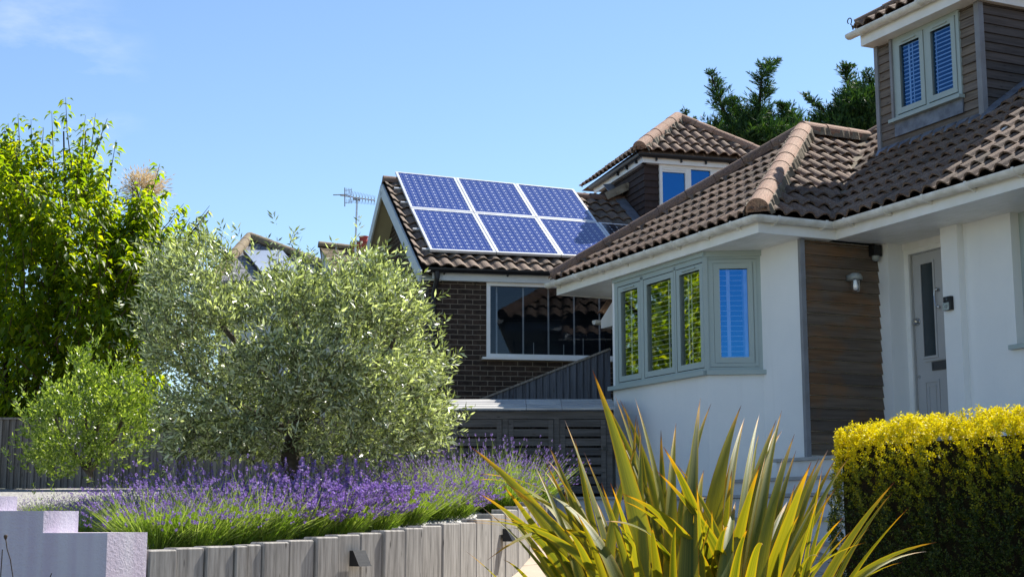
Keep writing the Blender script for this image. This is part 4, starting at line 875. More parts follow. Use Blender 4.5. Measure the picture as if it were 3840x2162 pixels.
for x in (-7.1, -4.2, 0.2):
    q = MB(); q.box(F0, x, x + .1, 17.91, 17.974, .35, ztop + .09); q.build('post', M['fencewood'], fe)
df_ = thing('sloping_fence', 'dark blue grey fence with sloping top beside the bay window', 'fence', (.6, 19.2, .3))
pL, pR = at(1180, 1018, 19.5), at(1534, 880, 18.95); n = 21; q = MB()
for i in range(n):
    a = pL + (pR - pL) * i / n; b = pL + (pR - pL) * (i + 1) / n; o1 = A3(0, -.022, 0); o2 = A3(0, .012, 0)
    q.hexa([A3(a[0], a[1], .2), A3(b[0] + .004, b[1], .2) + o1, A3(b[0] + .004, b[1], .2) + o1 * .1, A3(a[0], a[1], .2) + o2, a, b + o1, b + o1 * .1, a + o2])
q.build('boards', M['darkfence'], df_)
q = MB(); q.beam(pL + A3(0, 0, .014), pR + A3(0, 0, .014), .06, .026); q.build('capping_rail', M['fencewood'], df_)
bs_ = thing('bin_store', 'low slatted wooden bin store with curved slat roof and three doors', 'bin store', (.2, 17.6, .28))
XL, XR, YF = at(1130, 1100, 17.4)[0], at(1532, 1100, 17.4)[0], 17.4; ztp = at(1300, 1032, YF)[2]
px = [XL, at(1270, 1100, YF)[0], at(1400, 1100, YF)[0], XR]
for x in px:
    q = MB(); q.box(F0, x - .035, x + .035, YF, YF + .07, .275, ztp - .10); q.build('post', M['binwood'], bs_)
q = MB(); q.box(F0, XL - .035, XR + .035, YF - .004, YF + .07, ztp - .099, ztp - .005); q.build('header', M['binwood'], bs_)
for i in range(3):
    a, b = px[i] + .04, px[i + 1] - .04; z0, z1 = .31, ztp - .105; q = MB()
    q.box(F0, a, a + .06, YF - .012, YF + .015, z0, z1); q.box(F0, b - .06, b, YF - .012, YF + .015, z0, z1)
    z = z0 + .01
    while z < z1 - .05: q.box(F0, a + .061, b - .061, YF - .006, YF + .012, z, min(z + .085, z1)); z += .112
    d_o = q.build('door', M['binwood'], bs_)
    q = MB(); q.box(F0, b - .035, b + .02, YF - .02, YF - .013, .82, .87); q.build('hinge', M['black'], d_o)
q = MB(); q.box(F0, XL - .03, XR + .03, YF + .75, YF + .78, .275, ztp); q.box(F0, XL - .03, XL + .0, YF + .071, YF + .75, .275, ztp); q.box(F0, XR, XR + .03, YF + .071, YF + .75, .275, ztp); q.build('back_panel', M['binwood'], bs_)
q = MB(); nS = 9
for half in ((XL - .07, px[1] + .25), (px[1] + .256, px[2] + .06), (px[2] + .066, XR + .07)):
    for i in range(nS):
        t0, t1 = i / nS, (i + .80) / nS
        arcp = lambda t: A3(0, YF - .07 + .95 * t, ztp + .005 + .165 * math.sin(t * math.pi * .62) / math.sin(math.pi * .5))
        p0, p1 = arcp(t0), arcp(t1); x0, x1 = half; th_ = A3(0, 0, .02)
        q.hexa([p0 + A3(x0, 0, 0), p0 + A3(x1, 0, 0), p1 + A3(x1, 0, 0), p1 + A3(x0, 0, 0), p0 + A3(x0, 0, 0) + th_, p0 + A3(x1, 0, 0) + th_, p1 + A3(x1, 0, 0) + th_, p1 + A3(x0, 0, 0) + th_])
q.build('slat_roof', M['binroof'], bs_)

# ================================================================== PLANTS
def rand_dir(n): return unit(rng.normal(size=(n, 3)))
def perp(D, n=None):
    R = rand_dir(len(D)) if n is None else n
    return unit(np.cross(D, R))
def kites(P, D, W, L, wd, at_=.45):
    """one four-cornered leaf each: base, right, tip, left"""
    L = np.broadcast_to(L, (len(P),))[:, None]; wd = np.broadcast_to(wd, (len(P),))[:, None]; m_ = P + D * L * at_
    V = np.stack([P, m_ + W * wd * .5, P + D * L, m_ - W * wd * .5], 1).reshape(-1, 3)
    return V, np.arange(len(P) * 4).reshape(-1, 4)
def folded(P, D, W, L, wd, droop=.25, fold=.18):
    """leaf with a midrib fold and a drooping tip: base, right, left, rib, tip"""
    L = np.broadcast_to(L, (len(P),))[:, None]; wd = np.broadcast_to(wd, (len(P),))[:, None]
    Nn = np.cross(W, D); Nn = Nn * np.where(Nn[:, 2:3] < 0, -1, 1)
    mid = P + D * L * .48; tip = P + D * L * .95 - ZV * L * droop
    V = np.stack([P, mid + W * wd * .5 + Nn * wd * fold, mid - W * wd * .5 + Nn * wd * fold, mid - Nn * wd * fold * .3, tip], 1).reshape(-1, 3)
    b = np.arange(len(P))[:, None] * 5
    return V, np.concatenate([b + np.array([0, 1, 4, 3]), b + np.array([0, 3, 4, 2])])
def merge(*vq):
    Vs, Qs, o = [], [], 0
    for V, Q in vq: Vs.append(V); Qs.append(Q + o); o += len(V)
    return np.concatenate(Vs), np.concatenate(Qs)
def in_poly(P, poly):
    x, y = P[:, 0], P[:, 1]; r = np.zeros(len(P), bool); j = len(poly) - 1
    for i in range(len(poly)):
        xi, yi = poly[i]; xj, yj = poly[j]
        c = ((yi > y) != (yj > y)) & (x < (xj - xi) * (y - yi) / (yj - yi + 1e-9) + xi); r ^= c; j = i
    return r
def edge_dist(P, poly):
    d = np.full(len(P), 1e9); poly = np.array(poly, float)
    for a, b in zip(poly, np.roll(poly, -1, 0)):
        ab = b - a; t = np.clip(((P - a) @ ab) / (ab @ ab + 1e-9), 0, 1); d = np.minimum(d, np.linalg.norm(P - (a + t[:, None] * ab), axis=1))
    return d
def at_v(px, Y):
    x = px[:, 0] * 1.4913; y = px[:, 1] * 1.4913
    d = fw[None] + ((x - 1920) / F)[:, None] * RT - ((y - 1081) / F)[:, None] * UP
    return d * (Y / d[:, 1])[:, None]
def crown(poly, Y0, n, deep, ramp_px, shell=.5):
    """points through a crown's volume; depth follows the distance from the outline, denser towards the shell"""
    poly = [tuple(p) for p in poly]; lo = np.min(poly, 0); hi = np.max(poly, 0); out_ = []; c = 0
    while c < n:
        P = rng.uniform(lo, hi, (n * 2, 2)); P = P[in_poly(P, poly)]; out_.append(P); c += len(P)
    P = np.concatenate(out_)[:n]; e = np.minimum(1, edge_dist(P, poly) / ramp_px); h = deep * np.sqrt(1 - (1 - e) ** 2)
    u = rng.uniform(-1, 1, n); u = np.sign(u) * np.abs(u) ** shell
    return at_v(P, Y0 + u * h), P, e
def clumpy(P, scale, keep):
    from mathutils import noise as mn
    v = np.array([mn.noise(Vector(tuple(p * scale))) for p in P]); return v > np.quantile(v, 1 - keep)
M['bark'] = plain('grey_bark', (.13, .105, .085), (.06, .05, .04), .9, .1, 9, .7, .02, bscale=22)
M['darkbark'] = plain('dark_bark', (.045, .035, .03), (.025, .02, .018), .9, .1, 9, .6, .02, bscale=25)
M['twig'] = plain('brown_twig', (.11, .075, .05), (.07, .05, .035), .85, .1)

# --- broadleaf tree behind the fence
M['cherryleaf'] = leaf_mat('fresh_green_leaf', (.05, .10, .008), (.085, .15, .010), (.17, .22, .014), .6, .4, .4, (3.7, 3.0, .5))
tr = thing('broadleaf_tree', 'tall bright green broadleaf tree with drooping leaves behind the board fence', 'tree', at(70, 1560, 20.5))
q = MB()
limbs = [([(70, 1560), (72, 1450), (68, 1350), (78, 1250)], [.17, .15, .14, .12], 20.5), ([(70, 1350), (30, 1250), (12, 1100), (15, 900)], [.11, .08, .05, .03], 20.3), ([(78, 1290), (130, 1180), (150, 1050), (140, 850), (165, 560), (160, 330)], [.1, .075, .055, .04, .025, .01], 20.6),
         ([(85, 1260), (180, 1180), (280, 1130), (340, 1160)], [.08, .055, .035, .02], 20.2), ([(120, 1200), (220, 1060), (300, 880), (340, 720), (380, 560)], [.07, .055, .04, .025, .012], 20.4), ([(140, 1100), (200, 900), (215, 700), (210, 500), (215, 330)], [.06, .045, .03, .02, .01], 21.),
         ([(70, 1250), (70, 1050), (60, 800), (50, 550), (45, 350)], [.08, .06, .04, .025, .01], 20.8), ([(200, 900), (270, 760), (340, 660)], [.04, .03, .018], 20.), ([(300, 880), (400, 700), (470, 600), (525, 530)], [.035, .022, .014, .007], 19.9)]
for pts, rs, Y in limbs: q.tube([at(x, y, Y + .25 * math.sin(i * 2.1)) for i, (x, y) in enumerate(pts)], rs, 9)
q.build('trunk', M['darkbark'], tr, smooth=True)
TP_ = [(-60, 330), (0, 345), (40, 330), (60, 360), (120, 330), (140, 400), (200, 350), (265, 380), (280, 440), (300, 500), (330, 560), (345, 470), (400, 455), (400, 530), (420, 570), (480, 545), (515, 555), (470, 640), (430, 690), (410, 780), (400, 900), (400, 970), (330, 990), (250, 930), (200, 980), (150, 1060), (90, 1120), (60, 1030), (-60, 1060)]
TPs = [(x - 14 * (x > 60) , y + 46) for x, y in TP_]
Pc, px2, e_ = crown(TPs, 20.5, 2300, 1.6, 150, .7)
shoots = []
tips = [(165, 245, 180, 420), (45, 288, 60, 450), (78, 300, 85, 420), (130, 280, 135, 440), (215, 290, 205, 430), (270, 298, 235, 400), (240, 285, 225, 400), (292, 352, 270, 500), (402, 412, 360, 560), (462, 512, 380, 610), (527, 517, 430, 640), (440, 545, 380, 640), (300, 480, 280, 560), (10, 320, 20, 450), (380, 505, 340, 600), (470, 560, 400, 650), (335, 462, 320, 590), (352, 478, 345, 600), (375, 470, 360, 590), (345, 500, 335, 620), (392, 520, 380, 640), (110, 320, 105, 430), (330, 540, 300, 620), (420, 480, 360, 590), (20, 310, 40, 470)]
for x, y, bx_, by in tips: shoots.append((at(bx_, by, 20.3), at(x, y, 20.3 + random.uniform(-.5, .5))))
ctr_ = at(150, 900, 20.5)
for p in Pc[clumpy(Pc, 1.9, .8)]:
    d = unit(A3(*(p - ctr_)) * A3(.5, .5, .35) + A3(0, 0, .75) + .4 * A3(*rand_dir(1)[0])); L = random.uniform(.3, .75); shoots.append((p - d * L * .5, p + d * L * .5))
sh_mb = MB(); LP, LD, LW, LL = [], [], [], []
for k, (a, b) in enumerate(shoots):
    L = np.linalg.norm(b - a); d = (b - a) / L
    if k < 25 or k % 3 == 0: sh_mb.tube([a, a + d * L * .5 + rand_dir(1)[0] * .02, b], [.010, .007, .003], 4, cap=False)
    nl = int(9 + L * 16)
    if k < 25: nl = int(12 + L * 20)
    t = rng.uniform(.02, 1, nl) ** .8; ang = rng.uniform(0, 6.28, nl); x = unit(np.cross(d, A3(.2, .5, .8))); y = np.cross(d, x)
    o_ = np.cos(ang)[:, None] * x + np.sin(ang)[:, None] * y
    LP.append(a + d * (t * L)[:, None] + o_ * .02); LD.append(unit(o_ + .25 * d + A3(0, 0, -.55) + .25 * rand_dir(nl))); LL.append(rng.uniform(.085, .155, nl))
P_ = np.concatenate(LP); D_ = np.concatenate(LD); L_ = np.concatenate(LL); W_ = perp(D_, ZV[None] + .5 * rand_dir(len(D_)))
sh_mb.build('branches', M['twig'], tr)
V_, Q_ = folded(P_, D_, W_, L_, L_ * .5, .28); np_mesh('crown', V_, Q_, M['cherryleaf'], tr)

# --- olive tree in the bed
M['oliveleaf'] = leaf_mat('olive_leaf', (.055, .075, .03), (.22, .245, .14), (.72, .75, .6), .3, .32, .55, (1.7, 1.9, .6))
ol = thing('olive_tree', 'silvery olive tree with dense rounded crown growing among the lavender', 'tree', at(733, 1190, 11.6))
q = MB()
for pts, rs, Y in (([(735, 1205), (730, 1150), (742, 1090), (735, 1020)], [.10, .075, .065, .055], 11.6), ([(740, 1090), (800, 980), (850, 860), (860, 760)], [.05, .035, .025, .012], 11.5), ([(735, 1040), (650, 930), (560, 820), (520, 700)], [.045, .03, .02, .01], 11.7), ([(735, 1030), (745, 900), (740, 780), (720, 680)], [.05, .035, .022, .01], 11.6), ([(760, 1060), (880, 980), (980, 880), (1030, 760)], [.04, .028, .018, .008], 11.7), ([(720, 1080), (600, 1020), (480, 940), (420, 800)], [.04, .028, .018, .008], 11.4)):
    q.tube([at(x, y, Y) for x, y in pts], rs, 9)
q.build('trunk', M['bark'], ol, smooth=True)
OP = [(352, 740), (345, 690), (385, 640), (410, 612), (450, 602), (490, 590), (520, 585), (560, 612), (590, 650), (605, 705), (635, 725), (670, 690), (700, 655), (745, 650), (790, 645), (830, 650), (870, 645), (905, 650), (940, 632), (968, 650), (985, 685), (1010, 690), (1030, 712), (1050, 760), (1070, 800), (1082, 842), (1095, 880), (1108, 905), (1112, 960), (1122, 1000), (1125, 1045), (1118, 1095), (1100, 1130), (1040, 1140), (960, 1150), (880, 1158), (800, 1165), (772, 1150), (740, 1118), (712, 1140), (650, 1178), (560, 1160), (480, 1158), (430, 1150), (400, 1085), (382, 1010), (372, 930), (362, 850), (350, 800)]
OPs = [(735 + (x - 735) * .945, 920 + (y - 920) * .925) for x, y in OP]
Pc, px2, e_ = crown(OPs, 11.6, 9500, .95, 190, .6)
k_ = clumpy(Pc, 3.4, .6); Pc = Pc[k_]
oc_ = at(730, 930, 11.6); out_d = unit(Pc - oc_)
Pc = Pc + out_d * (np.abs(rng.normal(0, .04, (len(Pc), 1))) + np.abs(rng.normal(0, .14, (len(Pc), 1))) * (rng.random((len(Pc), 1)) < .16))
TD = unit(out_d * .75 + A3(0, 0, .45) + .6 * rand_dir(len(Pc)))
xt = []
for x, y in ((735, 580), (640, 612), (580, 585), (600, 575), (905, 618), (825, 618), (560, 568), (480, 575), (700, 640), (760, 625), (870, 640), (630, 640), (1028, 700), (1060, 760), (1090, 820), (1112, 890), (1128, 1000), (1130, 1060), (965, 632), (515, 570), (440, 600), (680, 650), (780, 630), (850, 630), (1130, 1110), (1100, 850)):
    xt.append((at(x, y + 14, 11.6 + random.uniform(-.3, .3))))
xt = np.array(xt); Pc = np.concatenate([Pc, xt]); TD = np.concatenate([TD, unit(np.stack([rng.normal(0, .25, len(xt)) + np.clip((xt[:, 0] - oc_[0]) * .5, -.4, .6), rng.normal(0, .2, len(xt)), np.ones(len(xt))], 1))])
TL = rng.uniform(.09, .20, len(Pc)); nl = 10
t = np.tile(np.linspace(.08, 1, nl), (len(Pc), 1)) + rng.uniform(-.03, .03, (len(Pc), nl))
ph = rng.uniform(0, 6.28, (len(Pc), 1)) + np.arange(nl)[None] * 2.2
x = perp(TD); y = np.cross(TD, x); o_ = np.cos(ph)[..., None] * x[:, None] + np.sin(ph)[..., None] * y[:, None]
P_ = (Pc[:, None] + TD[:, None] * ((t - .5) * TL[:, None])[..., None] + o_ * .004).reshape(-1, 3)
D_ = unit((o_ * .75 + TD[:, None] * .75).reshape(-1, 3) + .25 * rand_dir(len(P_))); L_ = rng.uniform(.042, .078, len(P_)); W_ = perp(D_)
V_, Q_ = kites(P_, D_, W_, L_, L_ * .25); np_mesh('crown', V_, Q_, M['oliveleaf'], ol)
tw_ = MB()
for p, d, L in list(zip(Pc, TD, TL))[::4]: tw_.tube([p - d * L * .6, p + d * L * .5], [.0035, .0015], 3, cap=False)
tw_.build('twigs', M['twig'], ol)

# --- unseen tree added beyond the left edge to turn the bay window reflections green
bt = thing('reflection_tree', 'unseen green tree added left of the broadleaf tree, mirrored in the bay window panes', 'tree', A3(-14, 27.5, 0))
q = MB(); q.tube([A3(-14, 27.5, 0), A3(-13.9, 27.5, 2.6), A3(-13.9, 27.5, 6.)], [.25, .2, .05], 8)
for a in range(7): q.tube([A3(-13.9, 27.5, 2 + .4 * a), A3(-13.9 + 2.4 * math.cos(a * 1.3), 27.5 + 2.4 * math.sin(a * 1.3), 3.6 + .4 * a)], [.09, .02], 6)
q.build('trunk', M['darkbark'], bt)
n = 16000; g_ = rand_dir(n) * (rng.random((n, 1)) ** .35); C_ = A3(-14.2, 27.3, 4.6) + g_ * A3(3.6, 3.9, 3.9); C_ = C_[clumpy(C_, 1.1, .75)]; n = len(C_); D_ = unit(rand_dir(n) + A3(0, 0, -.4)); L_ = rng.uniform(.2, .34, n)
V_, Q_ = folded(C_, D_, perp(D_, ZV[None] + .5 * rand_dir(n)), L_, L_ * .55, .25); np_mesh('crown', V_, Q_, M['cherryleaf'], bt)

# --- yellow green shrub in front of the fence
M['shrubleaf'] = leaf_mat('yellow_green_leaf', (.06, .10, .014), (.13, .19, .03), (.36, .42, .14), .4, .35, .5, (2.0, 2.1, .6))
sb = thing('leafy_shrub', 'yellow green small leaved shrub left of the olive tree', 'shrub', at(230, 1190, 13.2))
SPo = [(80, 1130), (75, 1090), (105, 1010), (140, 990), (165, 960), (185, 965), (195, 900), (215, 880), (240, 905), (250, 945), (275, 950), (300, 930), (335, 950), (368, 985), (372, 1030), (368, 1090), (340, 1125), (300, 1115), (260, 1165), (215, 1160), (170, 1190), (130, 1185), (95, 1160)]
q = MB()
for pts in ([(228, 1200), (222, 1130), (215, 1050), (212, 930)], [(226, 1190), (170, 1120), (130, 1030)], [(228, 1180), (290, 1100), (330, 1000)], [(225, 1150), (250, 1050), (255, 960)]): q.tube([at(x, y, 13.2) for x, y in pts], [.03, .02, .012, .006][:len(pts)], 6)
q.build('stems', M['bark'], sb)
Pc, px2, e_ = crown(SPo, 13.2, 2600, .55, 110, .6); Pc = Pc[clumpy(Pc, 3.4, .55)]; Pc = Pc + rng.normal(0, .05, Pc.shape) + unit(Pc - at(225, 1060, 13.2)) * (np.abs(rng.normal(0, .14, (len(Pc), 1))) * (rng.random((len(Pc), 1)) < .22))
c0 = at(225, 1090, 13.2); TD = unit(unit(Pc - c0) * .6 + A3(0, 0, .7) + .5 * rand_dir(len(Pc))); nl = 9; TL = rng.uniform(.08, .16, len(Pc))
t = np.tile(np.linspace(.1, 1, nl), (len(Pc), 1)); ph = rng.uniform(0, 6.28, (len(Pc), 1)) + np.arange(nl)[None] * 2.4
x = perp(TD); y = np.cross(TD, x); o_ = np.cos(ph)[..., None] * x[:, None] + np.sin(ph)[..., None] * y[:, None]
P_ = (Pc[:, None] + TD[:, None] * ((t - .5) * TL[:, None])[..., None]).reshape(-1, 3); D_ = unit((o_ * .7 + TD[:, None] * .8).reshape(-1, 3) + .2 * rand_dir(len(P_))); L_ = rng.uniform(.032, .058, len(P_))
V_, Q_ = kites(P_, D_, perp(D_), L_, L_ * .38); np_mesh('foliage', V_, Q_, M['shrubleaf'], sb)

# --- cabbage palm top behind the broadleaf tree
M['palmleaf'] = leaf_mat('palm_strap_leaf', (.06, .09, .03), (.09, .12, .04), None, .25)
M['panicle'] = leaf_mat('dry_flower_panicle', (.55, .42, .25), (.68, .55, .36), (.8, .7, .52), .25, .7, .2, (1.1, 1., .8))
pm = thing('cabbage_palm', 'cabbage palm with pale dry flower plume behind the broadleaf tree', 'tree', at(350, 1250, 24))
q = MB(); q.tube([at(345, 1300, 24), at(345, 700, 24), at(348, 520, 24)], [.12, .1, .09], 10); q.build('trunk', M['darkbark'], pm, smooth=True)
hub = at(352, 505, 24); n = 70; D_ = unit(rng.normal(size=(n, 3)) * A3(1, 1, .6) + A3(0, 0, -.15)); V_, Q_ = folded(np.tile(hub, (n, 1)), D_, perp(D_, ZV[None] + .1 * rand_dir(n)), rng.uniform(.4, .7, n), .045, .15, .1); np_mesh('crown', V_, Q_, M['palmleaf'], pm)
hp = at(360, 472, 24); n = 2600; C_ = hp + rng.normal(size=(n, 3)) * A3(.15, .13, .12) + A3(.02, 0, .03); D_ = unit((C_ - hp) + A3(.05, 0, .05) + .06 * rand_dir(n)); V_, Q_ = kites(C_, D_, perp(D_), rng.uniform(.04, .10, n), .014); np_mesh('flower_plume', V_, Q_, M['panicle'], pm)

# --- conifers behind the bungalow
M['conifer'] = leaf_mat('cypress_spray', (.016, .045, .02), (.035, .085, .028), (.09, .15, .035), .22, .6, .25, (1.3, 1.5, .4))
def conifer(label, leaders, poly, base, Y):
    t_ = thing('conifer', label, 'tree', at(base[0], base[1], Y), 'conifers behind the bungalow roofs'); g = MB(); VQ = []
    def spray(p, d, L, n, wd):
        tt = rng.uniform(.0, 1, n); sgn = np.where(rng.random(n) < .5, 1, -1)[:, None]; s_ = perp(d[None], ZV[None] * .6 + rand_dir(1))[0]
        P = p + d * (tt * L)[:, None]; D = unit(d * .9 + sgn * s_ * .75 + .28 * rand_dir(n) + A3(0, 0, .08)); LL = (.07 + L * .5) * (1 - .6 * tt) * rng.uniform(.6, 1.2, n)
        VQ.append(kites(P, D, perp(D), LL, wd, .35))
    for pts, spread in leaders:
        path = [at(x, y, Y + .3 * math.sin(x)) for x, y in pts]; g.tube(path, list(np.linspace(.05, .012, len(path))), 5)
        path = np.array(path); seg = np.linalg.norm(np.diff(path, axis=0), axis=1); cum = np.concatenate([[0], np.cumsum(seg)]); T = cum[-1]
        for s in np.arange(0, T, .019):
            f = s / T; p = np.array([np.interp(s, cum, path[:, k]) for k in range(3)]); p2 = np.array([np.interp(min(T, s + .05), cum, path[:, k]) for k in range(3)]); dv = unit(p2 - p + 1e-6)
            a = random.uniform(0, 6.28); d = unit(A3(math.cos(a), .8 * math.sin(a), random.uniform(.1, .6)) + dv * .35 + A3(.12, 0, 0)); L = 1.35 * spread * (1.02 - .80 * f) * random.uniform(.5, 1.15)
            spray(p, d, L, int(16 + 34 * L), .02)
        spray(path[-1] - dv * .1, dv, .22, 14, .016)
    Pc, _, _ = crown(poly, Y, 1700, .8, 60, .6)
    for p in Pc[clumpy(Pc, 2.2, .8)]:
        d = unit(A3(random.uniform(-1, 1), random.uniform(-1, .6), random.uniform(.0, .8))); spray(p, d, random.uniform(.25, .6), 22, .024)
    g.build('trunk', M['darkbark'], t_); V_, Q_ = merge(*VQ); np_mesh('crown', V_, Q_, M['conifer'], t_)
conifer('dark conifer with wind bent tips between the two tiled roofs', [([(1915, 420), (1912, 330), (1910, 260), (1915, 200), (1932, 165), (1955, 153)], .5), ([(1870, 420), (1850, 330), (1815, 270), (1800, 220), (1785, 183)], .48), ([(1860, 400), (1845, 300), (1850, 250)], .36), ([(1780, 420), (1740, 330), (1728, 300), (1722, 280)], .3), ([(1800, 420), (1770, 350), (1768, 320)], .3), ([(1960, 420), (1995, 320), (1975, 275), (1960, 262)], .42), ([(1930, 420), (1890, 350), (1870, 290)], .4), ([(2010, 420), (2010, 340), (1995, 300)], .35)],
        [(1745, 345), (1800, 335), (1850, 330), (1900, 300), (1940, 320), (1990, 310), (2020, 330), (2030, 420), (1750, 420)], (1890, 560), 29.5)
conifer('dark conifer rising beside the timber clad dormer', [([(2160, 420), (2152, 320), (2145, 240), (2125, 185), (2118, 175), (2140, 168)], .55), ([(2130, 420), (2095, 320), (2065, 270), (2020, 240)], .45), ([(2100, 400), (2060, 320), (2040, 290)], .36), ([(2190, 420), (2200, 300), (2200, 230), (2180, 180)], .55), ([(2240, 420), (2240, 300), (2230, 240), (2215, 195)], .5), ([(2260, 420), (2260, 300), (2255, 250)], .5), ([(2120, 380), (2110, 310), (2110, 260)], .4), ([(2230, 420), (2222, 320), (2228, 215)], .45)],
        [(2050, 420), (2060, 330), (2100, 290), (2140, 240), (2190, 230), (2260, 240), (2320, 260), (2320, 420)], (2160, 560), 30.5)

# --- lavender: three plants built, the rest are copies
M['lavleaf'] = leaf_mat('lavender_leaf', (.13, .22, .03), (.23, .33, .04), (.36, .44, .09), .4, .6, .25, (1.3, 1.45, .5))
M['lavstem'] = leaf_mat('lavender_stem', (.20, .27, .06), (.30, .36, .10), (.38, .40, .2), .3, .6, .2)
M['lavflower'] = leaf_mat('lavender_flower', (.20, .18, .22), (.21, .12, .38), (.44, .33, .66), .35, .6, .25, (1.15, 1., 1.35))
def lavender(seed, nst, spread, height, flower, bloom, foliage):
    """shared meshes of one plant about its own origin"""
    r = np.random.default_rng(seed)
    n = foliage; a = r.uniform(0, 6.28, n); rr = np.sqrt(r.random(n)) * spread * .55; P = np.stack([np.cos(a) * rr, np.sin(a) * rr, r.uniform(0, .12, n)], 1)
    D = unit(P * A3(1.1, 1.1, 0) / spread * 1.5 + np.stack([r.normal(0, .22, n), r.normal(0, .22, n), np.ones(n)], 1)); W = unit(np.cross(D, unit(r.normal(size=(n, 3))))); L = r.uniform(.2, .48, n) * height
    F1 = kites(P, D, W, L, .007, .5)
    n2 = foliage; i = r.integers(0, n, n2); P2 = P[i] + D[i] * (L[i] * r.uniform(.25, .95, n2))[:, None]; D2 = unit(D[i] + .9 * unit(r.normal(size=(n2, 3)))); F2 = kites(P2, D2, unit(np.cross(D2, unit(r.normal(size=(n2, 3))))), r.uniform(.03, .06, n2), .008)
    n = nst; a = r.uniform(0, 6.28, n); rr = np.sqrt(r.random(n)); P = np.stack([np.cos(a) * rr * spread * .6, np.sin(a) * rr * spread * .6, np.full(n, .06)], 1)
    D = unit(np.stack([np.cos(a) * rr ** 1.2 * 1.5, np.sin(a) * rr ** 1.2 * 1.5, np.ones(n)], 1) + r.normal(0, .13, (n, 3))); L = height * (.38 + .7 * r.random(n) ** .85) * (1 - .1 * rr); T = P + D * L[:, None]
    n3 = int(n * .55); a3 = r.uniform(0, 6.28, n3); e3 = np.radians(r.uniform(18, 55, n3)); D3 = np.stack([np.cos(a3) * np.cos(e3), np.sin(a3) * np.cos(e3), np.sin(e3)], 1); P3 = D3 * A3(1, 1, 0) * spread * .3 + A3(0, 0, .05); L3 = height * r.uniform(.45, .8, n3)
    P = np.concatenate([P, P3]); D = np.concatenate([D, D3]); L = np.concatenate([L, L3]); T = P + D * L[:, None]; T[n:, 2] += .03; D[n:, 2] += .5; D = unit(D); n = n + n3; D0 = unit(T - P)
    S1 = kites(P, D0, unit(np.cross(D0, unit(r.normal(size=(n, 3))))), L, .006, .5)
    hd = []
    for k in range(bloom):
        f = k / bloom; hl = flower * (.75 + .5 * r.random(n)); c = T + D * (hl * (f - .3))[:, None]
        for j in range(3):
            d = unit(D * .7 + unit(np.cross(D, unit(r.normal(size=(n, 3))))) * .8); hd.append(kites(c, d, unit(np.cross(d, unit(r.normal(size=(n, 3))))), flower * .42 * (1.1 - .5 * f), flower * .3, .55))
    return merge(F1, F2), S1, merge(*hd)
protos = [lavender(1, 215, .36, .54, .032, 4, 1500), lavender(2, 215, .36, .52, .06, 5, 1500), lavender(3, 300, .33, .56, .024, 4, 1800)]
def lav_mesh(nm, VQ, mt):
    o = np_mesh(nm, VQ[0], VQ[1], mt); me = o.data; bpy.data.objects.remove(o); return me
pm_ = [(lav_mesh('foliage', a, M['lavleaf']), lav_mesh('stems', b, M['lavstem']), lav_mesh('flowers', c, M['lavflower'])) for a, b, c in protos]
first = {}
plants = [(395, 1330, 9.25, 0, 1.0, 'lavender at the left end, spilling beside the white wall'), (480, 1362, 9.35, 0, .95, 'lavender at the front of the bed above the darkest sleepers'), (560, 1352, 9.6, 0, 1., 'broad lavender left of the bed centre behind the sleepers'), (650, 1352, 9.8, 0, 1.05, 'dense lavender at the middle of the bed front edge'), (745, 1342, 10.15, 1, 1., 'lavender with big violet heads in front of the olive trunk'), (840, 1332, 10.4, 1, 1., 'bright violet lavender above the first wall light'), (925, 1322, 10.8, 1, .95, 'violet lavender leaning over the pale sleepers right of the first light'),
          (430, 1265, 10.6, 0, 1., 'lavender behind the front row, nearest the leafy shrub'), (520, 1258, 10.9, 0, 1.1, 'tall lavender in the second row below the left of the olive crown'), (610, 1250, 11.0, 0, 1.05, 'lavender in the second row just left of the olive trunk'), (690, 1255, 11.1, 1, .9, 'low violet lavender at the foot of the olive trunk'), (800, 1245, 11.3, 1, 1., 'violet lavender just right of the olive trunk'), (885, 1240, 11.6, 2, 1.05, 'pale lavender under the right of the olive crown'), (965, 1232, 12., 2, 1.1, 'pale grassy lavender below the right edge of the olive'),
          (1010, 1315, 11.5, 2, .9, 'green lavender with few flowers above the pale sleepers'), (1060, 1285, 12., 2, 1.05, 'grassy green lavender in front of the bin store doors'), (1130, 1283, 12.3, 1, .8, 'small violet lavender hanging over the sleepers by the gravel'), (1060, 1215, 13.2, 2, 1.05, 'lavender beside the first bin store door'), (1160, 1235, 13.2, 2, 1.2, 'pale lavender in front of the middle bin store door'), (1240, 1215, 13.6, 2, 1.25, 'tall pale lavender standing against the bin store'), (1310, 1220, 13.9, 2, 1.2, 'rightmost lavender, partly behind the flax leaves'), (1265, 1262, 13.1, 2, .9, 'green lavender at the edge of the gravel near the second light'),
          (250, 1300, 10.7, 2, .62, 'grassy lavender in the gravel behind the end of the white wall'), (205, 1305, 10.3, 2, .45, 'short lavender tuft close to the top of the white wall'), (105, 1262, 12., 2, .5, 'small lavender tuft near the fence at the far left'), (150, 1290, 10.9, 0, .42, 'spreading lavender low behind the stepped white wall'), (140, 1278, 11.5, 2, .5, 'green lavender tuft in the middle of the gravel at the left'), (270, 1278, 11.4, 1, .55, 'small violet lavender at the edge of the left gravel'), (62, 1272, 11.4, 2, .36, 'tiny green lavender tuft nearest the left edge of the photo'), (190, 1268, 12.2, 2, .5, 'low green lavender in the gravel in front of the shrub stems'), (340, 1290, 10.9, 2, .72, 'green lavender between the gravel and the broad violet mass'), (245, 1262, 12.6, 2, .5, 'small green lavender right of the shrub stems close to the fence'), (300, 1255, 12.2, 2, .7, 'grassy lavender below the leafy shrub in front of the fence')]
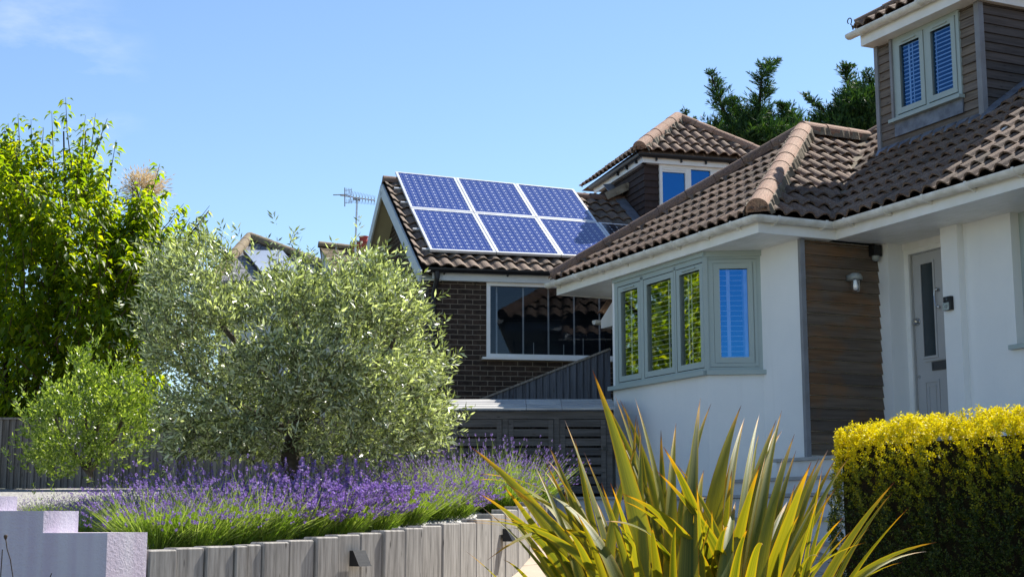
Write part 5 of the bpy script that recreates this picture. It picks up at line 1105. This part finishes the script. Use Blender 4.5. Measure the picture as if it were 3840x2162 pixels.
for i, (x, y, Y, kd, s, lab) in enumerate(plants):
    p = at(x, y, Y); p[2] = float(zbed(Y)) - .01
    if kd not in first:
        r_ = thing('lavender_plant', lab, 'lavender', p, 'lavender plants in the raised bed')
        for me in pm_[kd]:
            c = bpy.data.objects.new(me.name.split('.')[0], me); COL.objects.link(c); c.parent = r_
        first[kd] = r_
    else:
        r_ = first[kd].copy(); COL.objects.link(r_); r_.location = tuple(p); r_['label'] = lab
        for ch in list(first[kd].children):
            c = ch.copy(); COL.objects.link(c); c.parent = r_
    r_.rotation_euler = (0, 0, random.uniform(0, 6.28)); s *= .92; r_.scale = (s, s, s)

# --- golden clipped hedge
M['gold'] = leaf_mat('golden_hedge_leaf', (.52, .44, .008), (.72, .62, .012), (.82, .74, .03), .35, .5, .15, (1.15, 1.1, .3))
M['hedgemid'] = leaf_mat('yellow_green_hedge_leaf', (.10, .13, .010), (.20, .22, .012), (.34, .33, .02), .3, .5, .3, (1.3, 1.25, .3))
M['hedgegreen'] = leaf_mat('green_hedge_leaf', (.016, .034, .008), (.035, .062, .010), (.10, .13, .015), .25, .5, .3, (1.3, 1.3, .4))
he = thing('clipped_hedge', 'clipped hedge with golden top and dark green face in the right corner', 'hedge', (2.6, 9.2, -.8))
FH = Fr((2.10, 9.95), -65.19); hz0, hz1 = -.85, .605
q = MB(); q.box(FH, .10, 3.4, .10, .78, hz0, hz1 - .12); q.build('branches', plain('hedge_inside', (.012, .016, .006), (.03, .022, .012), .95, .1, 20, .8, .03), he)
def hedge_pts(n):
    a = rng.uniform(0, 3.3, n); b = rng.uniform(0, .88, n); c = rng.uniform(hz0, hz1, n); f = rng.random(n)
    top, end = f < .36, f > .86; c[top] = hz1; b[(~top) & (~end)] = 0; a[end] = 0
    R = .17                                              # rounded shoulders
    P = np.stack([a, b, c], 1); lo = A3(R, R, -9); hi = A3(9, .88 - R, hz1 - R); q_ = np.clip(P, lo, hi); d = P - q_; l = np.linalg.norm(d, axis=1, keepdims=True); Nn = d / (l + 1e-9)
    ok = l[:, 0] > 1e-6; P = np.where(ok[:, None], q_ + Nn * R, P); return P, Nn
P_, N_ = hedge_pts(13000)
from mathutils import noise as mnoise
bump = np.array([mnoise.noise(Vector((p[0] * 5, p[1] * 5, p[2] * 2.2))) for p in P_]) * .085 + np.array([mnoise.noise(Vector(tuple(p * 13))) for p in P_]) * .045 + .02 * (P_[:, 2] > hz1 - .1) * rng.random(len(P_))
P_ = P_ + N_ * (bump - .02)[:, None]
toW = lambda Q: np.stack([FH.o[0] + Q[:, 0] * FH.U[0] + Q[:, 1] * FH.V[0], FH.o[1] + Q[:, 0] * FH.U[1] + Q[:, 1] * FH.V[1], Q[:, 2]], 1)
toD = lambda Q: np.stack([Q[:, 0] * FH.U[0] + Q[:, 1] * FH.V[0], Q[:, 0] * FH.U[1] + Q[:, 1] * FH.V[1], Q[:, 2]], 1)
Pw, Nw_ = toW(P_), toD(N_); nl = 11; n = len(Pw); SD = unit(Nw_ * .6 + A3(0, 0, .75) + .45 * rand_dir(n)); SL_ = rng.uniform(.03, .075, n)
t = np.tile(np.linspace(0, 1, nl), (n, 1)); ph = rng.uniform(0, 6.28, (n, 1)) + np.arange(nl)[None] * 2.4; x = perp(SD); y = np.cross(SD, x); o_ = np.cos(ph)[..., None] * x[:, None] + np.sin(ph)[..., None] * y[:, None]
PP = (Pw[:, None] + SD[:, None] * ((t - .5) * SL_[:, None])[..., None]).reshape(-1, 3); DD = unit((o_ * .8 + SD[:, None] * .55).reshape(-1, 3) + .2 * rand_dir(n * nl)); LL = rng.uniform(.013, .022, n * nl)
V_, Q_ = kites(PP, DD, perp(DD), LL, LL * .55)
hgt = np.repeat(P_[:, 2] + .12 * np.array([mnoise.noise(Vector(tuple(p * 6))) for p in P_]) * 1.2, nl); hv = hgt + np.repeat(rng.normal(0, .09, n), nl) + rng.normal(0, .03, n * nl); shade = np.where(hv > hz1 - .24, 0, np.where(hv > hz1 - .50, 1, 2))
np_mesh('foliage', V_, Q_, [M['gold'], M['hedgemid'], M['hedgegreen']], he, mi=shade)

# --- flax with long sword leaves in the foreground
m, nt, out = new_mat('flax_leaf'); uvn = N(nt, 'UVMap'); sx = N(nt, 'SeparateXYZ'); nt.links.new(uvn.outputs[0], sx.inputs[0]); r = isl(nt)
base = ramp(nt, r, ((0., (.05, .075, .010)), (.4, (.09, .115, .014)), (.75, (.20, .20, .018)), (1., (.11, .15, .035))))
st_ = N(nt, 'CombineXYZ'); nt.links.new(math_n(nt, 'MULTIPLY', sx.outputs[0], 14.), st_.inputs[0]); nt.links.new(math_n(nt, 'MULTIPLY', sx.outputs[1], .8), st_.inputs[1]); nt.links.new(math_n(nt, 'MULTIPLY', r, 50.), st_.inputs[2])
base = mixc(nt, ramp(nt, noise(nt, st_.outputs[0], 1., 3), ((.4, 0.), (.7, .5))), base, (.30, .26, .04))
ed = math_n(nt, 'ABSOLUTE', math_n(nt, 'SUBTRACT', sx.outputs[0], .5))
base = mixc(nt, ramp(nt, ed, ((.22, 0.), (.46, .65))), base, (.36, .31, .02))
base = mixc(nt, ramp(nt, ed, ((.46, 0.), (.485, .8))), base, (.42, .18, .015))
base = mixc(nt, ramp(nt, sx.outputs[1], ((.90, 0.), (.955, .75))), base, (.50, .24, .02))
base = mixc(nt, ramp(nt, sx.outputs[1], ((.965, 0.), (.985, 1.))), base, (.10, .03, .015))
p = N(nt, 'BsdfPrincipled'); nt.links.new(base, p.inputs['Base Color']); p.inputs['Roughness'].default_value = .5; p.inputs['Specular IOR Level'].default_value = .28
bmp = N(nt, 'Bump'); bmp.inputs['Strength'].default_value = .25; bmp.inputs['Distance'].default_value = .002; nt.links.new(noise(nt, st_.outputs[0], 2., 2), bmp.inputs['Height']); nt.links.new(bmp.outputs[0], p.inputs['Normal'])
tl = N(nt, 'BsdfTranslucent'); nt.links.new(mixc(nt, 1., base, (1.9, 1.75, .4), 'MULTIPLY'), tl.inputs[0]); mx = N(nt, 'MixShader'); mx.inputs[0].default_value = .36
nt.links.new(p.outputs[0], mx.inputs[1]); nt.links.new(tl.outputs[0], mx.inputs[2]); nt.links.new(mx.outputs[0], out.inputs[0]); M['flax'] = m
fx_ = thing('flax_plant', 'large flax with yellow green sword leaves and orange tips in the foreground', 'flax', at(1740, 1700, 6.4))
spec = [  # tip x, tip y, mid x, mid y, width, depth change at the tip
    (1490, 930, 1590, 1250, 52, .2), (1545, 990, 1625, 1250, 30, .3), (1558, 1003, 1650, 1250, 30, .5), (1596, 998, 1650, 1200, 24, .4), (1570, 1010, 1600, 1170, 10, .3), (1600, 1042, 1590, 1240, 34, .1), (1662, 1080, 1668, 1290, 42, .2), (1700, 1062, 1688, 1280, 36, .6), (1761, 1000, 1738, 1230, 44, .5), (1864, 1018, 1800, 1260, 54, .6), (1872, 1050, 1822, 1290, 34, .8), (1952, 1055, 1880, 1300, 42, .6), (1966, 1030, 1915, 1280, 28, .8),
    (1998, 1090, 1935, 1300, 36, .4), (1910, 1040, 1870, 1250, 20, .9), (2060, 1150, 1985, 1330, 34, .2), (2082, 1130, 2000, 1320, 34, .4), (2134, 1150, 2030, 1330, 30, .5), (2250, 1210, 2120, 1380, 30, .1), (2245, 1235, 2130, 1400, 24, .3), (2285, 1275, 2170, 1405, 44, -.1), (2355, 1362, 2210, 1410, 34, .1), (2330, 1385, 2180, 1440, 26, .3), (1420, 1055, 1490, 1260, 34, .4), (1380, 1120, 1450, 1290, 32, .5), (1345, 1170, 1400, 1290, 26, .3), (1372, 1160, 1440, 1310, 30, .1), (1468, 1135, 1540, 1320, 32, .1), (1512, 1212, 1560, 1370, 36, -.2), (1535, 1213, 1590, 1370, 30, -.3),
    (1183, 1122, 1340, 1270, 46, .2), (1200, 1190, 1420, 1270, 30, .6), (1198, 1235, 1330, 1330, 32, -.1), (1212, 1232, 1300, 1320, 24, .2), (1160, 1308, 1370, 1340, 32, -.3), (1165, 1312, 1350, 1345, 18, .1), (1225, 1407, 1400, 1325, 38, -.4), (1172, 1385, 1250, 1452, 12, -.2), (1205, 1268, 1330, 1250, 16, .4), (1275, 1215, 1390, 1320, 40, -.3), (1300, 1240, 1420, 1350, 34, -.5), (1565, 1240, 1730, 1370, 44, -.6), (1518, 1310, 1680, 1390, 40, -.8), (1560, 1255, 1690, 1335, 30, -.3), (1668, 1122, 1760, 1330, 42, -.5), (1695, 1160, 1780, 1340, 30, .2),
    (1778, 1302, 1765, 1400, 20, -.7), (1745, 1288, 1742, 1400, 16, -.6), (1790, 1280, 1790, 1390, 22, -.5), (1840, 1180, 1820, 1340, 40, 0), (1912, 1165, 1860, 1330, 48, -.2), (1932, 1170, 1895, 1340, 28, .2), (2040, 1160, 1970, 1350, 46, -.2), (2030, 1180, 1950, 1350, 32, .4), (2000, 1215, 1965, 1340, 32, 0), (2012, 1290, 1960, 1400, 36, -.6), (2105, 1222, 2010, 1380, 30, .1), (2120, 1300, 2040, 1400, 36, -.4), (2145, 1330, 2060, 1420, 28, 0), (2190, 1320, 2100, 1430, 26, -.3), (1335, 1375, 1400, 1440, 26, -.6), (1265, 1405, 1330, 1460, 22, -.5), (1420, 1330, 1480, 1420, 34, -.8), (1450, 1290, 1500, 1400, 34, -.5), (1380, 1300, 1450, 1400, 30, -.2), (1555, 1320, 1600, 1430, 34, -1.), (1640, 1330, 1650, 1430, 36, -.9), (1700, 1320, 1690, 1430, 36, -.8), (1830, 1320, 1800, 1430, 40, -.9), (1880, 1330, 1850, 1430, 36, -.7), (1920, 1370, 1890, 1440, 34, -1.), (2060, 1400, 2000, 1450, 30, -.9), (2270, 1412, 2170, 1455, 26, -.4), (1620, 1250, 1640, 1380, 40, .4), (1730, 1240, 1725, 1380, 44, .5), (1770, 1180, 1750, 1330, 40, .7), (1850, 1260, 1830, 1380, 44, .5), (1980, 1260, 1930, 1390, 40, .5), (1560, 1180, 1600, 1330, 40, .6), (1500, 1260, 1540, 1380, 36, .4)]
for q_ in list(spec):
    if q_[3] < 1345 and random.random() < .6:
        k_ = random.uniform(.06, .36); spec.append((q_[0] + (q_[2] - q_[0]) * k_ + random.uniform(-38, 38), q_[1] + (q_[3] - q_[1]) * k_ + random.uniform(-25, 25), q_[2] + random.uniform(-45, 45), q_[3] + random.uniform(0, 40), q_[4] * random.uniform(.7, 1.), q_[5] + random.uniform(-.2, .5)))
for _ in range(30):
    xm = random.uniform(1440, 2080); spec.append((xm + (xm - 1740) * random.uniform(.1, .45) + random.uniform(-45, 45), random.uniform(1120, 1370), xm, random.uniform(1385, 1450), random.uniform(14, 25), random.uniform(-.4, .9)))
VQ, UV = [], []; NS = 22
for x2, y2, xm, ym, wpx, dz in spec:
    Yb = 6.4 + random.uniform(-.3, .3); tip = at(x2, y2, Yb + dz); mid = at(xm, ym, Yb + dz * .35)
    xb_ = 1750 + (xm - 1750) * .42 + random.uniform(-25, 25); b0 = at(xb_, 1450, Yb * 1.0); b0 = A3(b0[0], Yb - .02, float(hY(Yb)))
    tm = .62 if ym < 1300 else .7; tm = np.clip(np.linalg.norm(mid - b0) / (np.linalg.norm(mid - b0) + np.linalg.norm(tip - mid)), .35, .85)
    ct = (mid - (1 - tm) ** 2 * b0 - tm ** 2 * tip) / (2 * tm * (1 - tm)); t = np.linspace(0, 1, NS)[:, None]
    C_ = (1 - t) ** 2 * b0 + 2 * t * (1 - t) * ct + t * t * tip; T_ = unit(2 * (1 - t) * (ct - b0) + 2 * t * (tip - ct))
    tw0 = random.uniform(-.55, .55); tw1 = tw0 + random.uniform(-.5, .5); ref = A3(1, .15, 0); side = unit(ref[None] - T_ * (T_ @ ref)[:, None]); nr = np.cross(side, T_)
    ang = tw0 + (tw1 - tw0) * t[:, 0]; sd_ = np.cos(ang)[:, None] * side + np.sin(ang)[:, None] * nr; nn = np.cross(sd_, T_)
    w_ = (1.45 if y2 < 1265 else 1.0) * wpx * 1.4913 * Yb / F; prof_ = np.clip(np.minimum(.55 + 1.0 * t[:, 0], 1) * np.clip((1 - t[:, 0]) / .52, 0, 1) ** .95, .012, 1) * w_; hlf = .5 * prof_[:, None]
    fold = .30; A_ = C_ - sd_ * hlf + nn * hlf * fold * 2 * .5; B_ = C_ + sd_ * hlf + nn * hlf * fold * 2 * .5; A2 = C_ - sd_ * hlf * .5 + nn * hlf * .2; B2 = C_ + sd_ * hlf * .5 + nn * hlf * .2
    V = np.stack([A_, A2, C_, B2, B_], 1).reshape(-1, 3); i = np.arange(NS - 1)[:, None] * 5
    Q = np.concatenate([i + np.array([k, k + 1, k + 6, k + 5]) for k in range(4)]); VQ.append((V, Q)); UV.append(np.stack([np.tile([0, .25, .5, .75, 1], NS), np.repeat(t[:, 0], 5)], 1))
V_, Q_ = merge(*VQ); np_mesh('foliage', V_, Q_, M['flax'], fx_, uv=np.concatenate(UV), smooth=True)

# --- little weed at the foot of the wall, dark grass and dry stems by the white wall
wd = thing('weed', 'small bright green weed at the foot of the timber wall', 'plant', A3(at(1215, 1402, 12.6)[0], 12.6, float(hY(12.6)) + .012))
b0 = A3(*wd.location); n = 70; D_ = unit(rng.normal(size=(n, 3)) * A3(1, 1, .3) + A3(0, 0, .9)); V_, Q_ = kites(np.tile(b0, (n, 1)) + rng.normal(size=(n, 3)) * A3(.02, .02, 0), D_, perp(D_), rng.uniform(.05, .13, n), .022, .7); np_mesh('leaves', V_, Q_, M['shrubleaf'], wd)
gp = A3(-2.62, 7.55, float(hY(7.55))); n = 5200; a = rng.uniform(0, 6.28, n); rr = np.sqrt(rng.random(n)) * .42; P_ = gp + np.stack([np.cos(a) * rr, np.sin(a) * rr * .6, .62 * (1 - (rr / .42) ** 2) * rng.random(n) ** .4], 1); D_ = unit(rng.normal(size=(n, 3)) * A3(.6, .6, .2) + A3(0, 0, 1))
M['darkgrass'] = leaf_mat('dark_grass', (.015, .03, .008), (.025, .045, .012), (.04, .06, .015), .2, .6, .2)
V_, Q_ = kites(P_, D_, perp(D_), rng.uniform(.05, .1, n), .008); kind(np_mesh('grass', V_, Q_, M['darkgrass']), 'stuff', 'dark grass mound in the bottom left corner')
ds_ = thing('dry_stems', 'thin dark seed stems in front of the white garden wall', 'plant', A3(-2.55, 7.7, float(hY(7.7))))
q = MB()
for pts in ([(40, 1500), (26, 1405), (18, 1380), (14, 1350)], [(0, 1470), (5, 1400), (6, 1380)], [(112, 1480), (125, 1452), (130, 1440)]): q.tube([at(x, y, 7.7) for x, y in pts], .0028, 5)
q.lathe(at(14, 1350, 7.7) - A3(0, 0, .004), [(0, -.01), (.008, 0), (.01, .012), (.006, .018)], 8); q.build('stems', M['twig'], ds_)
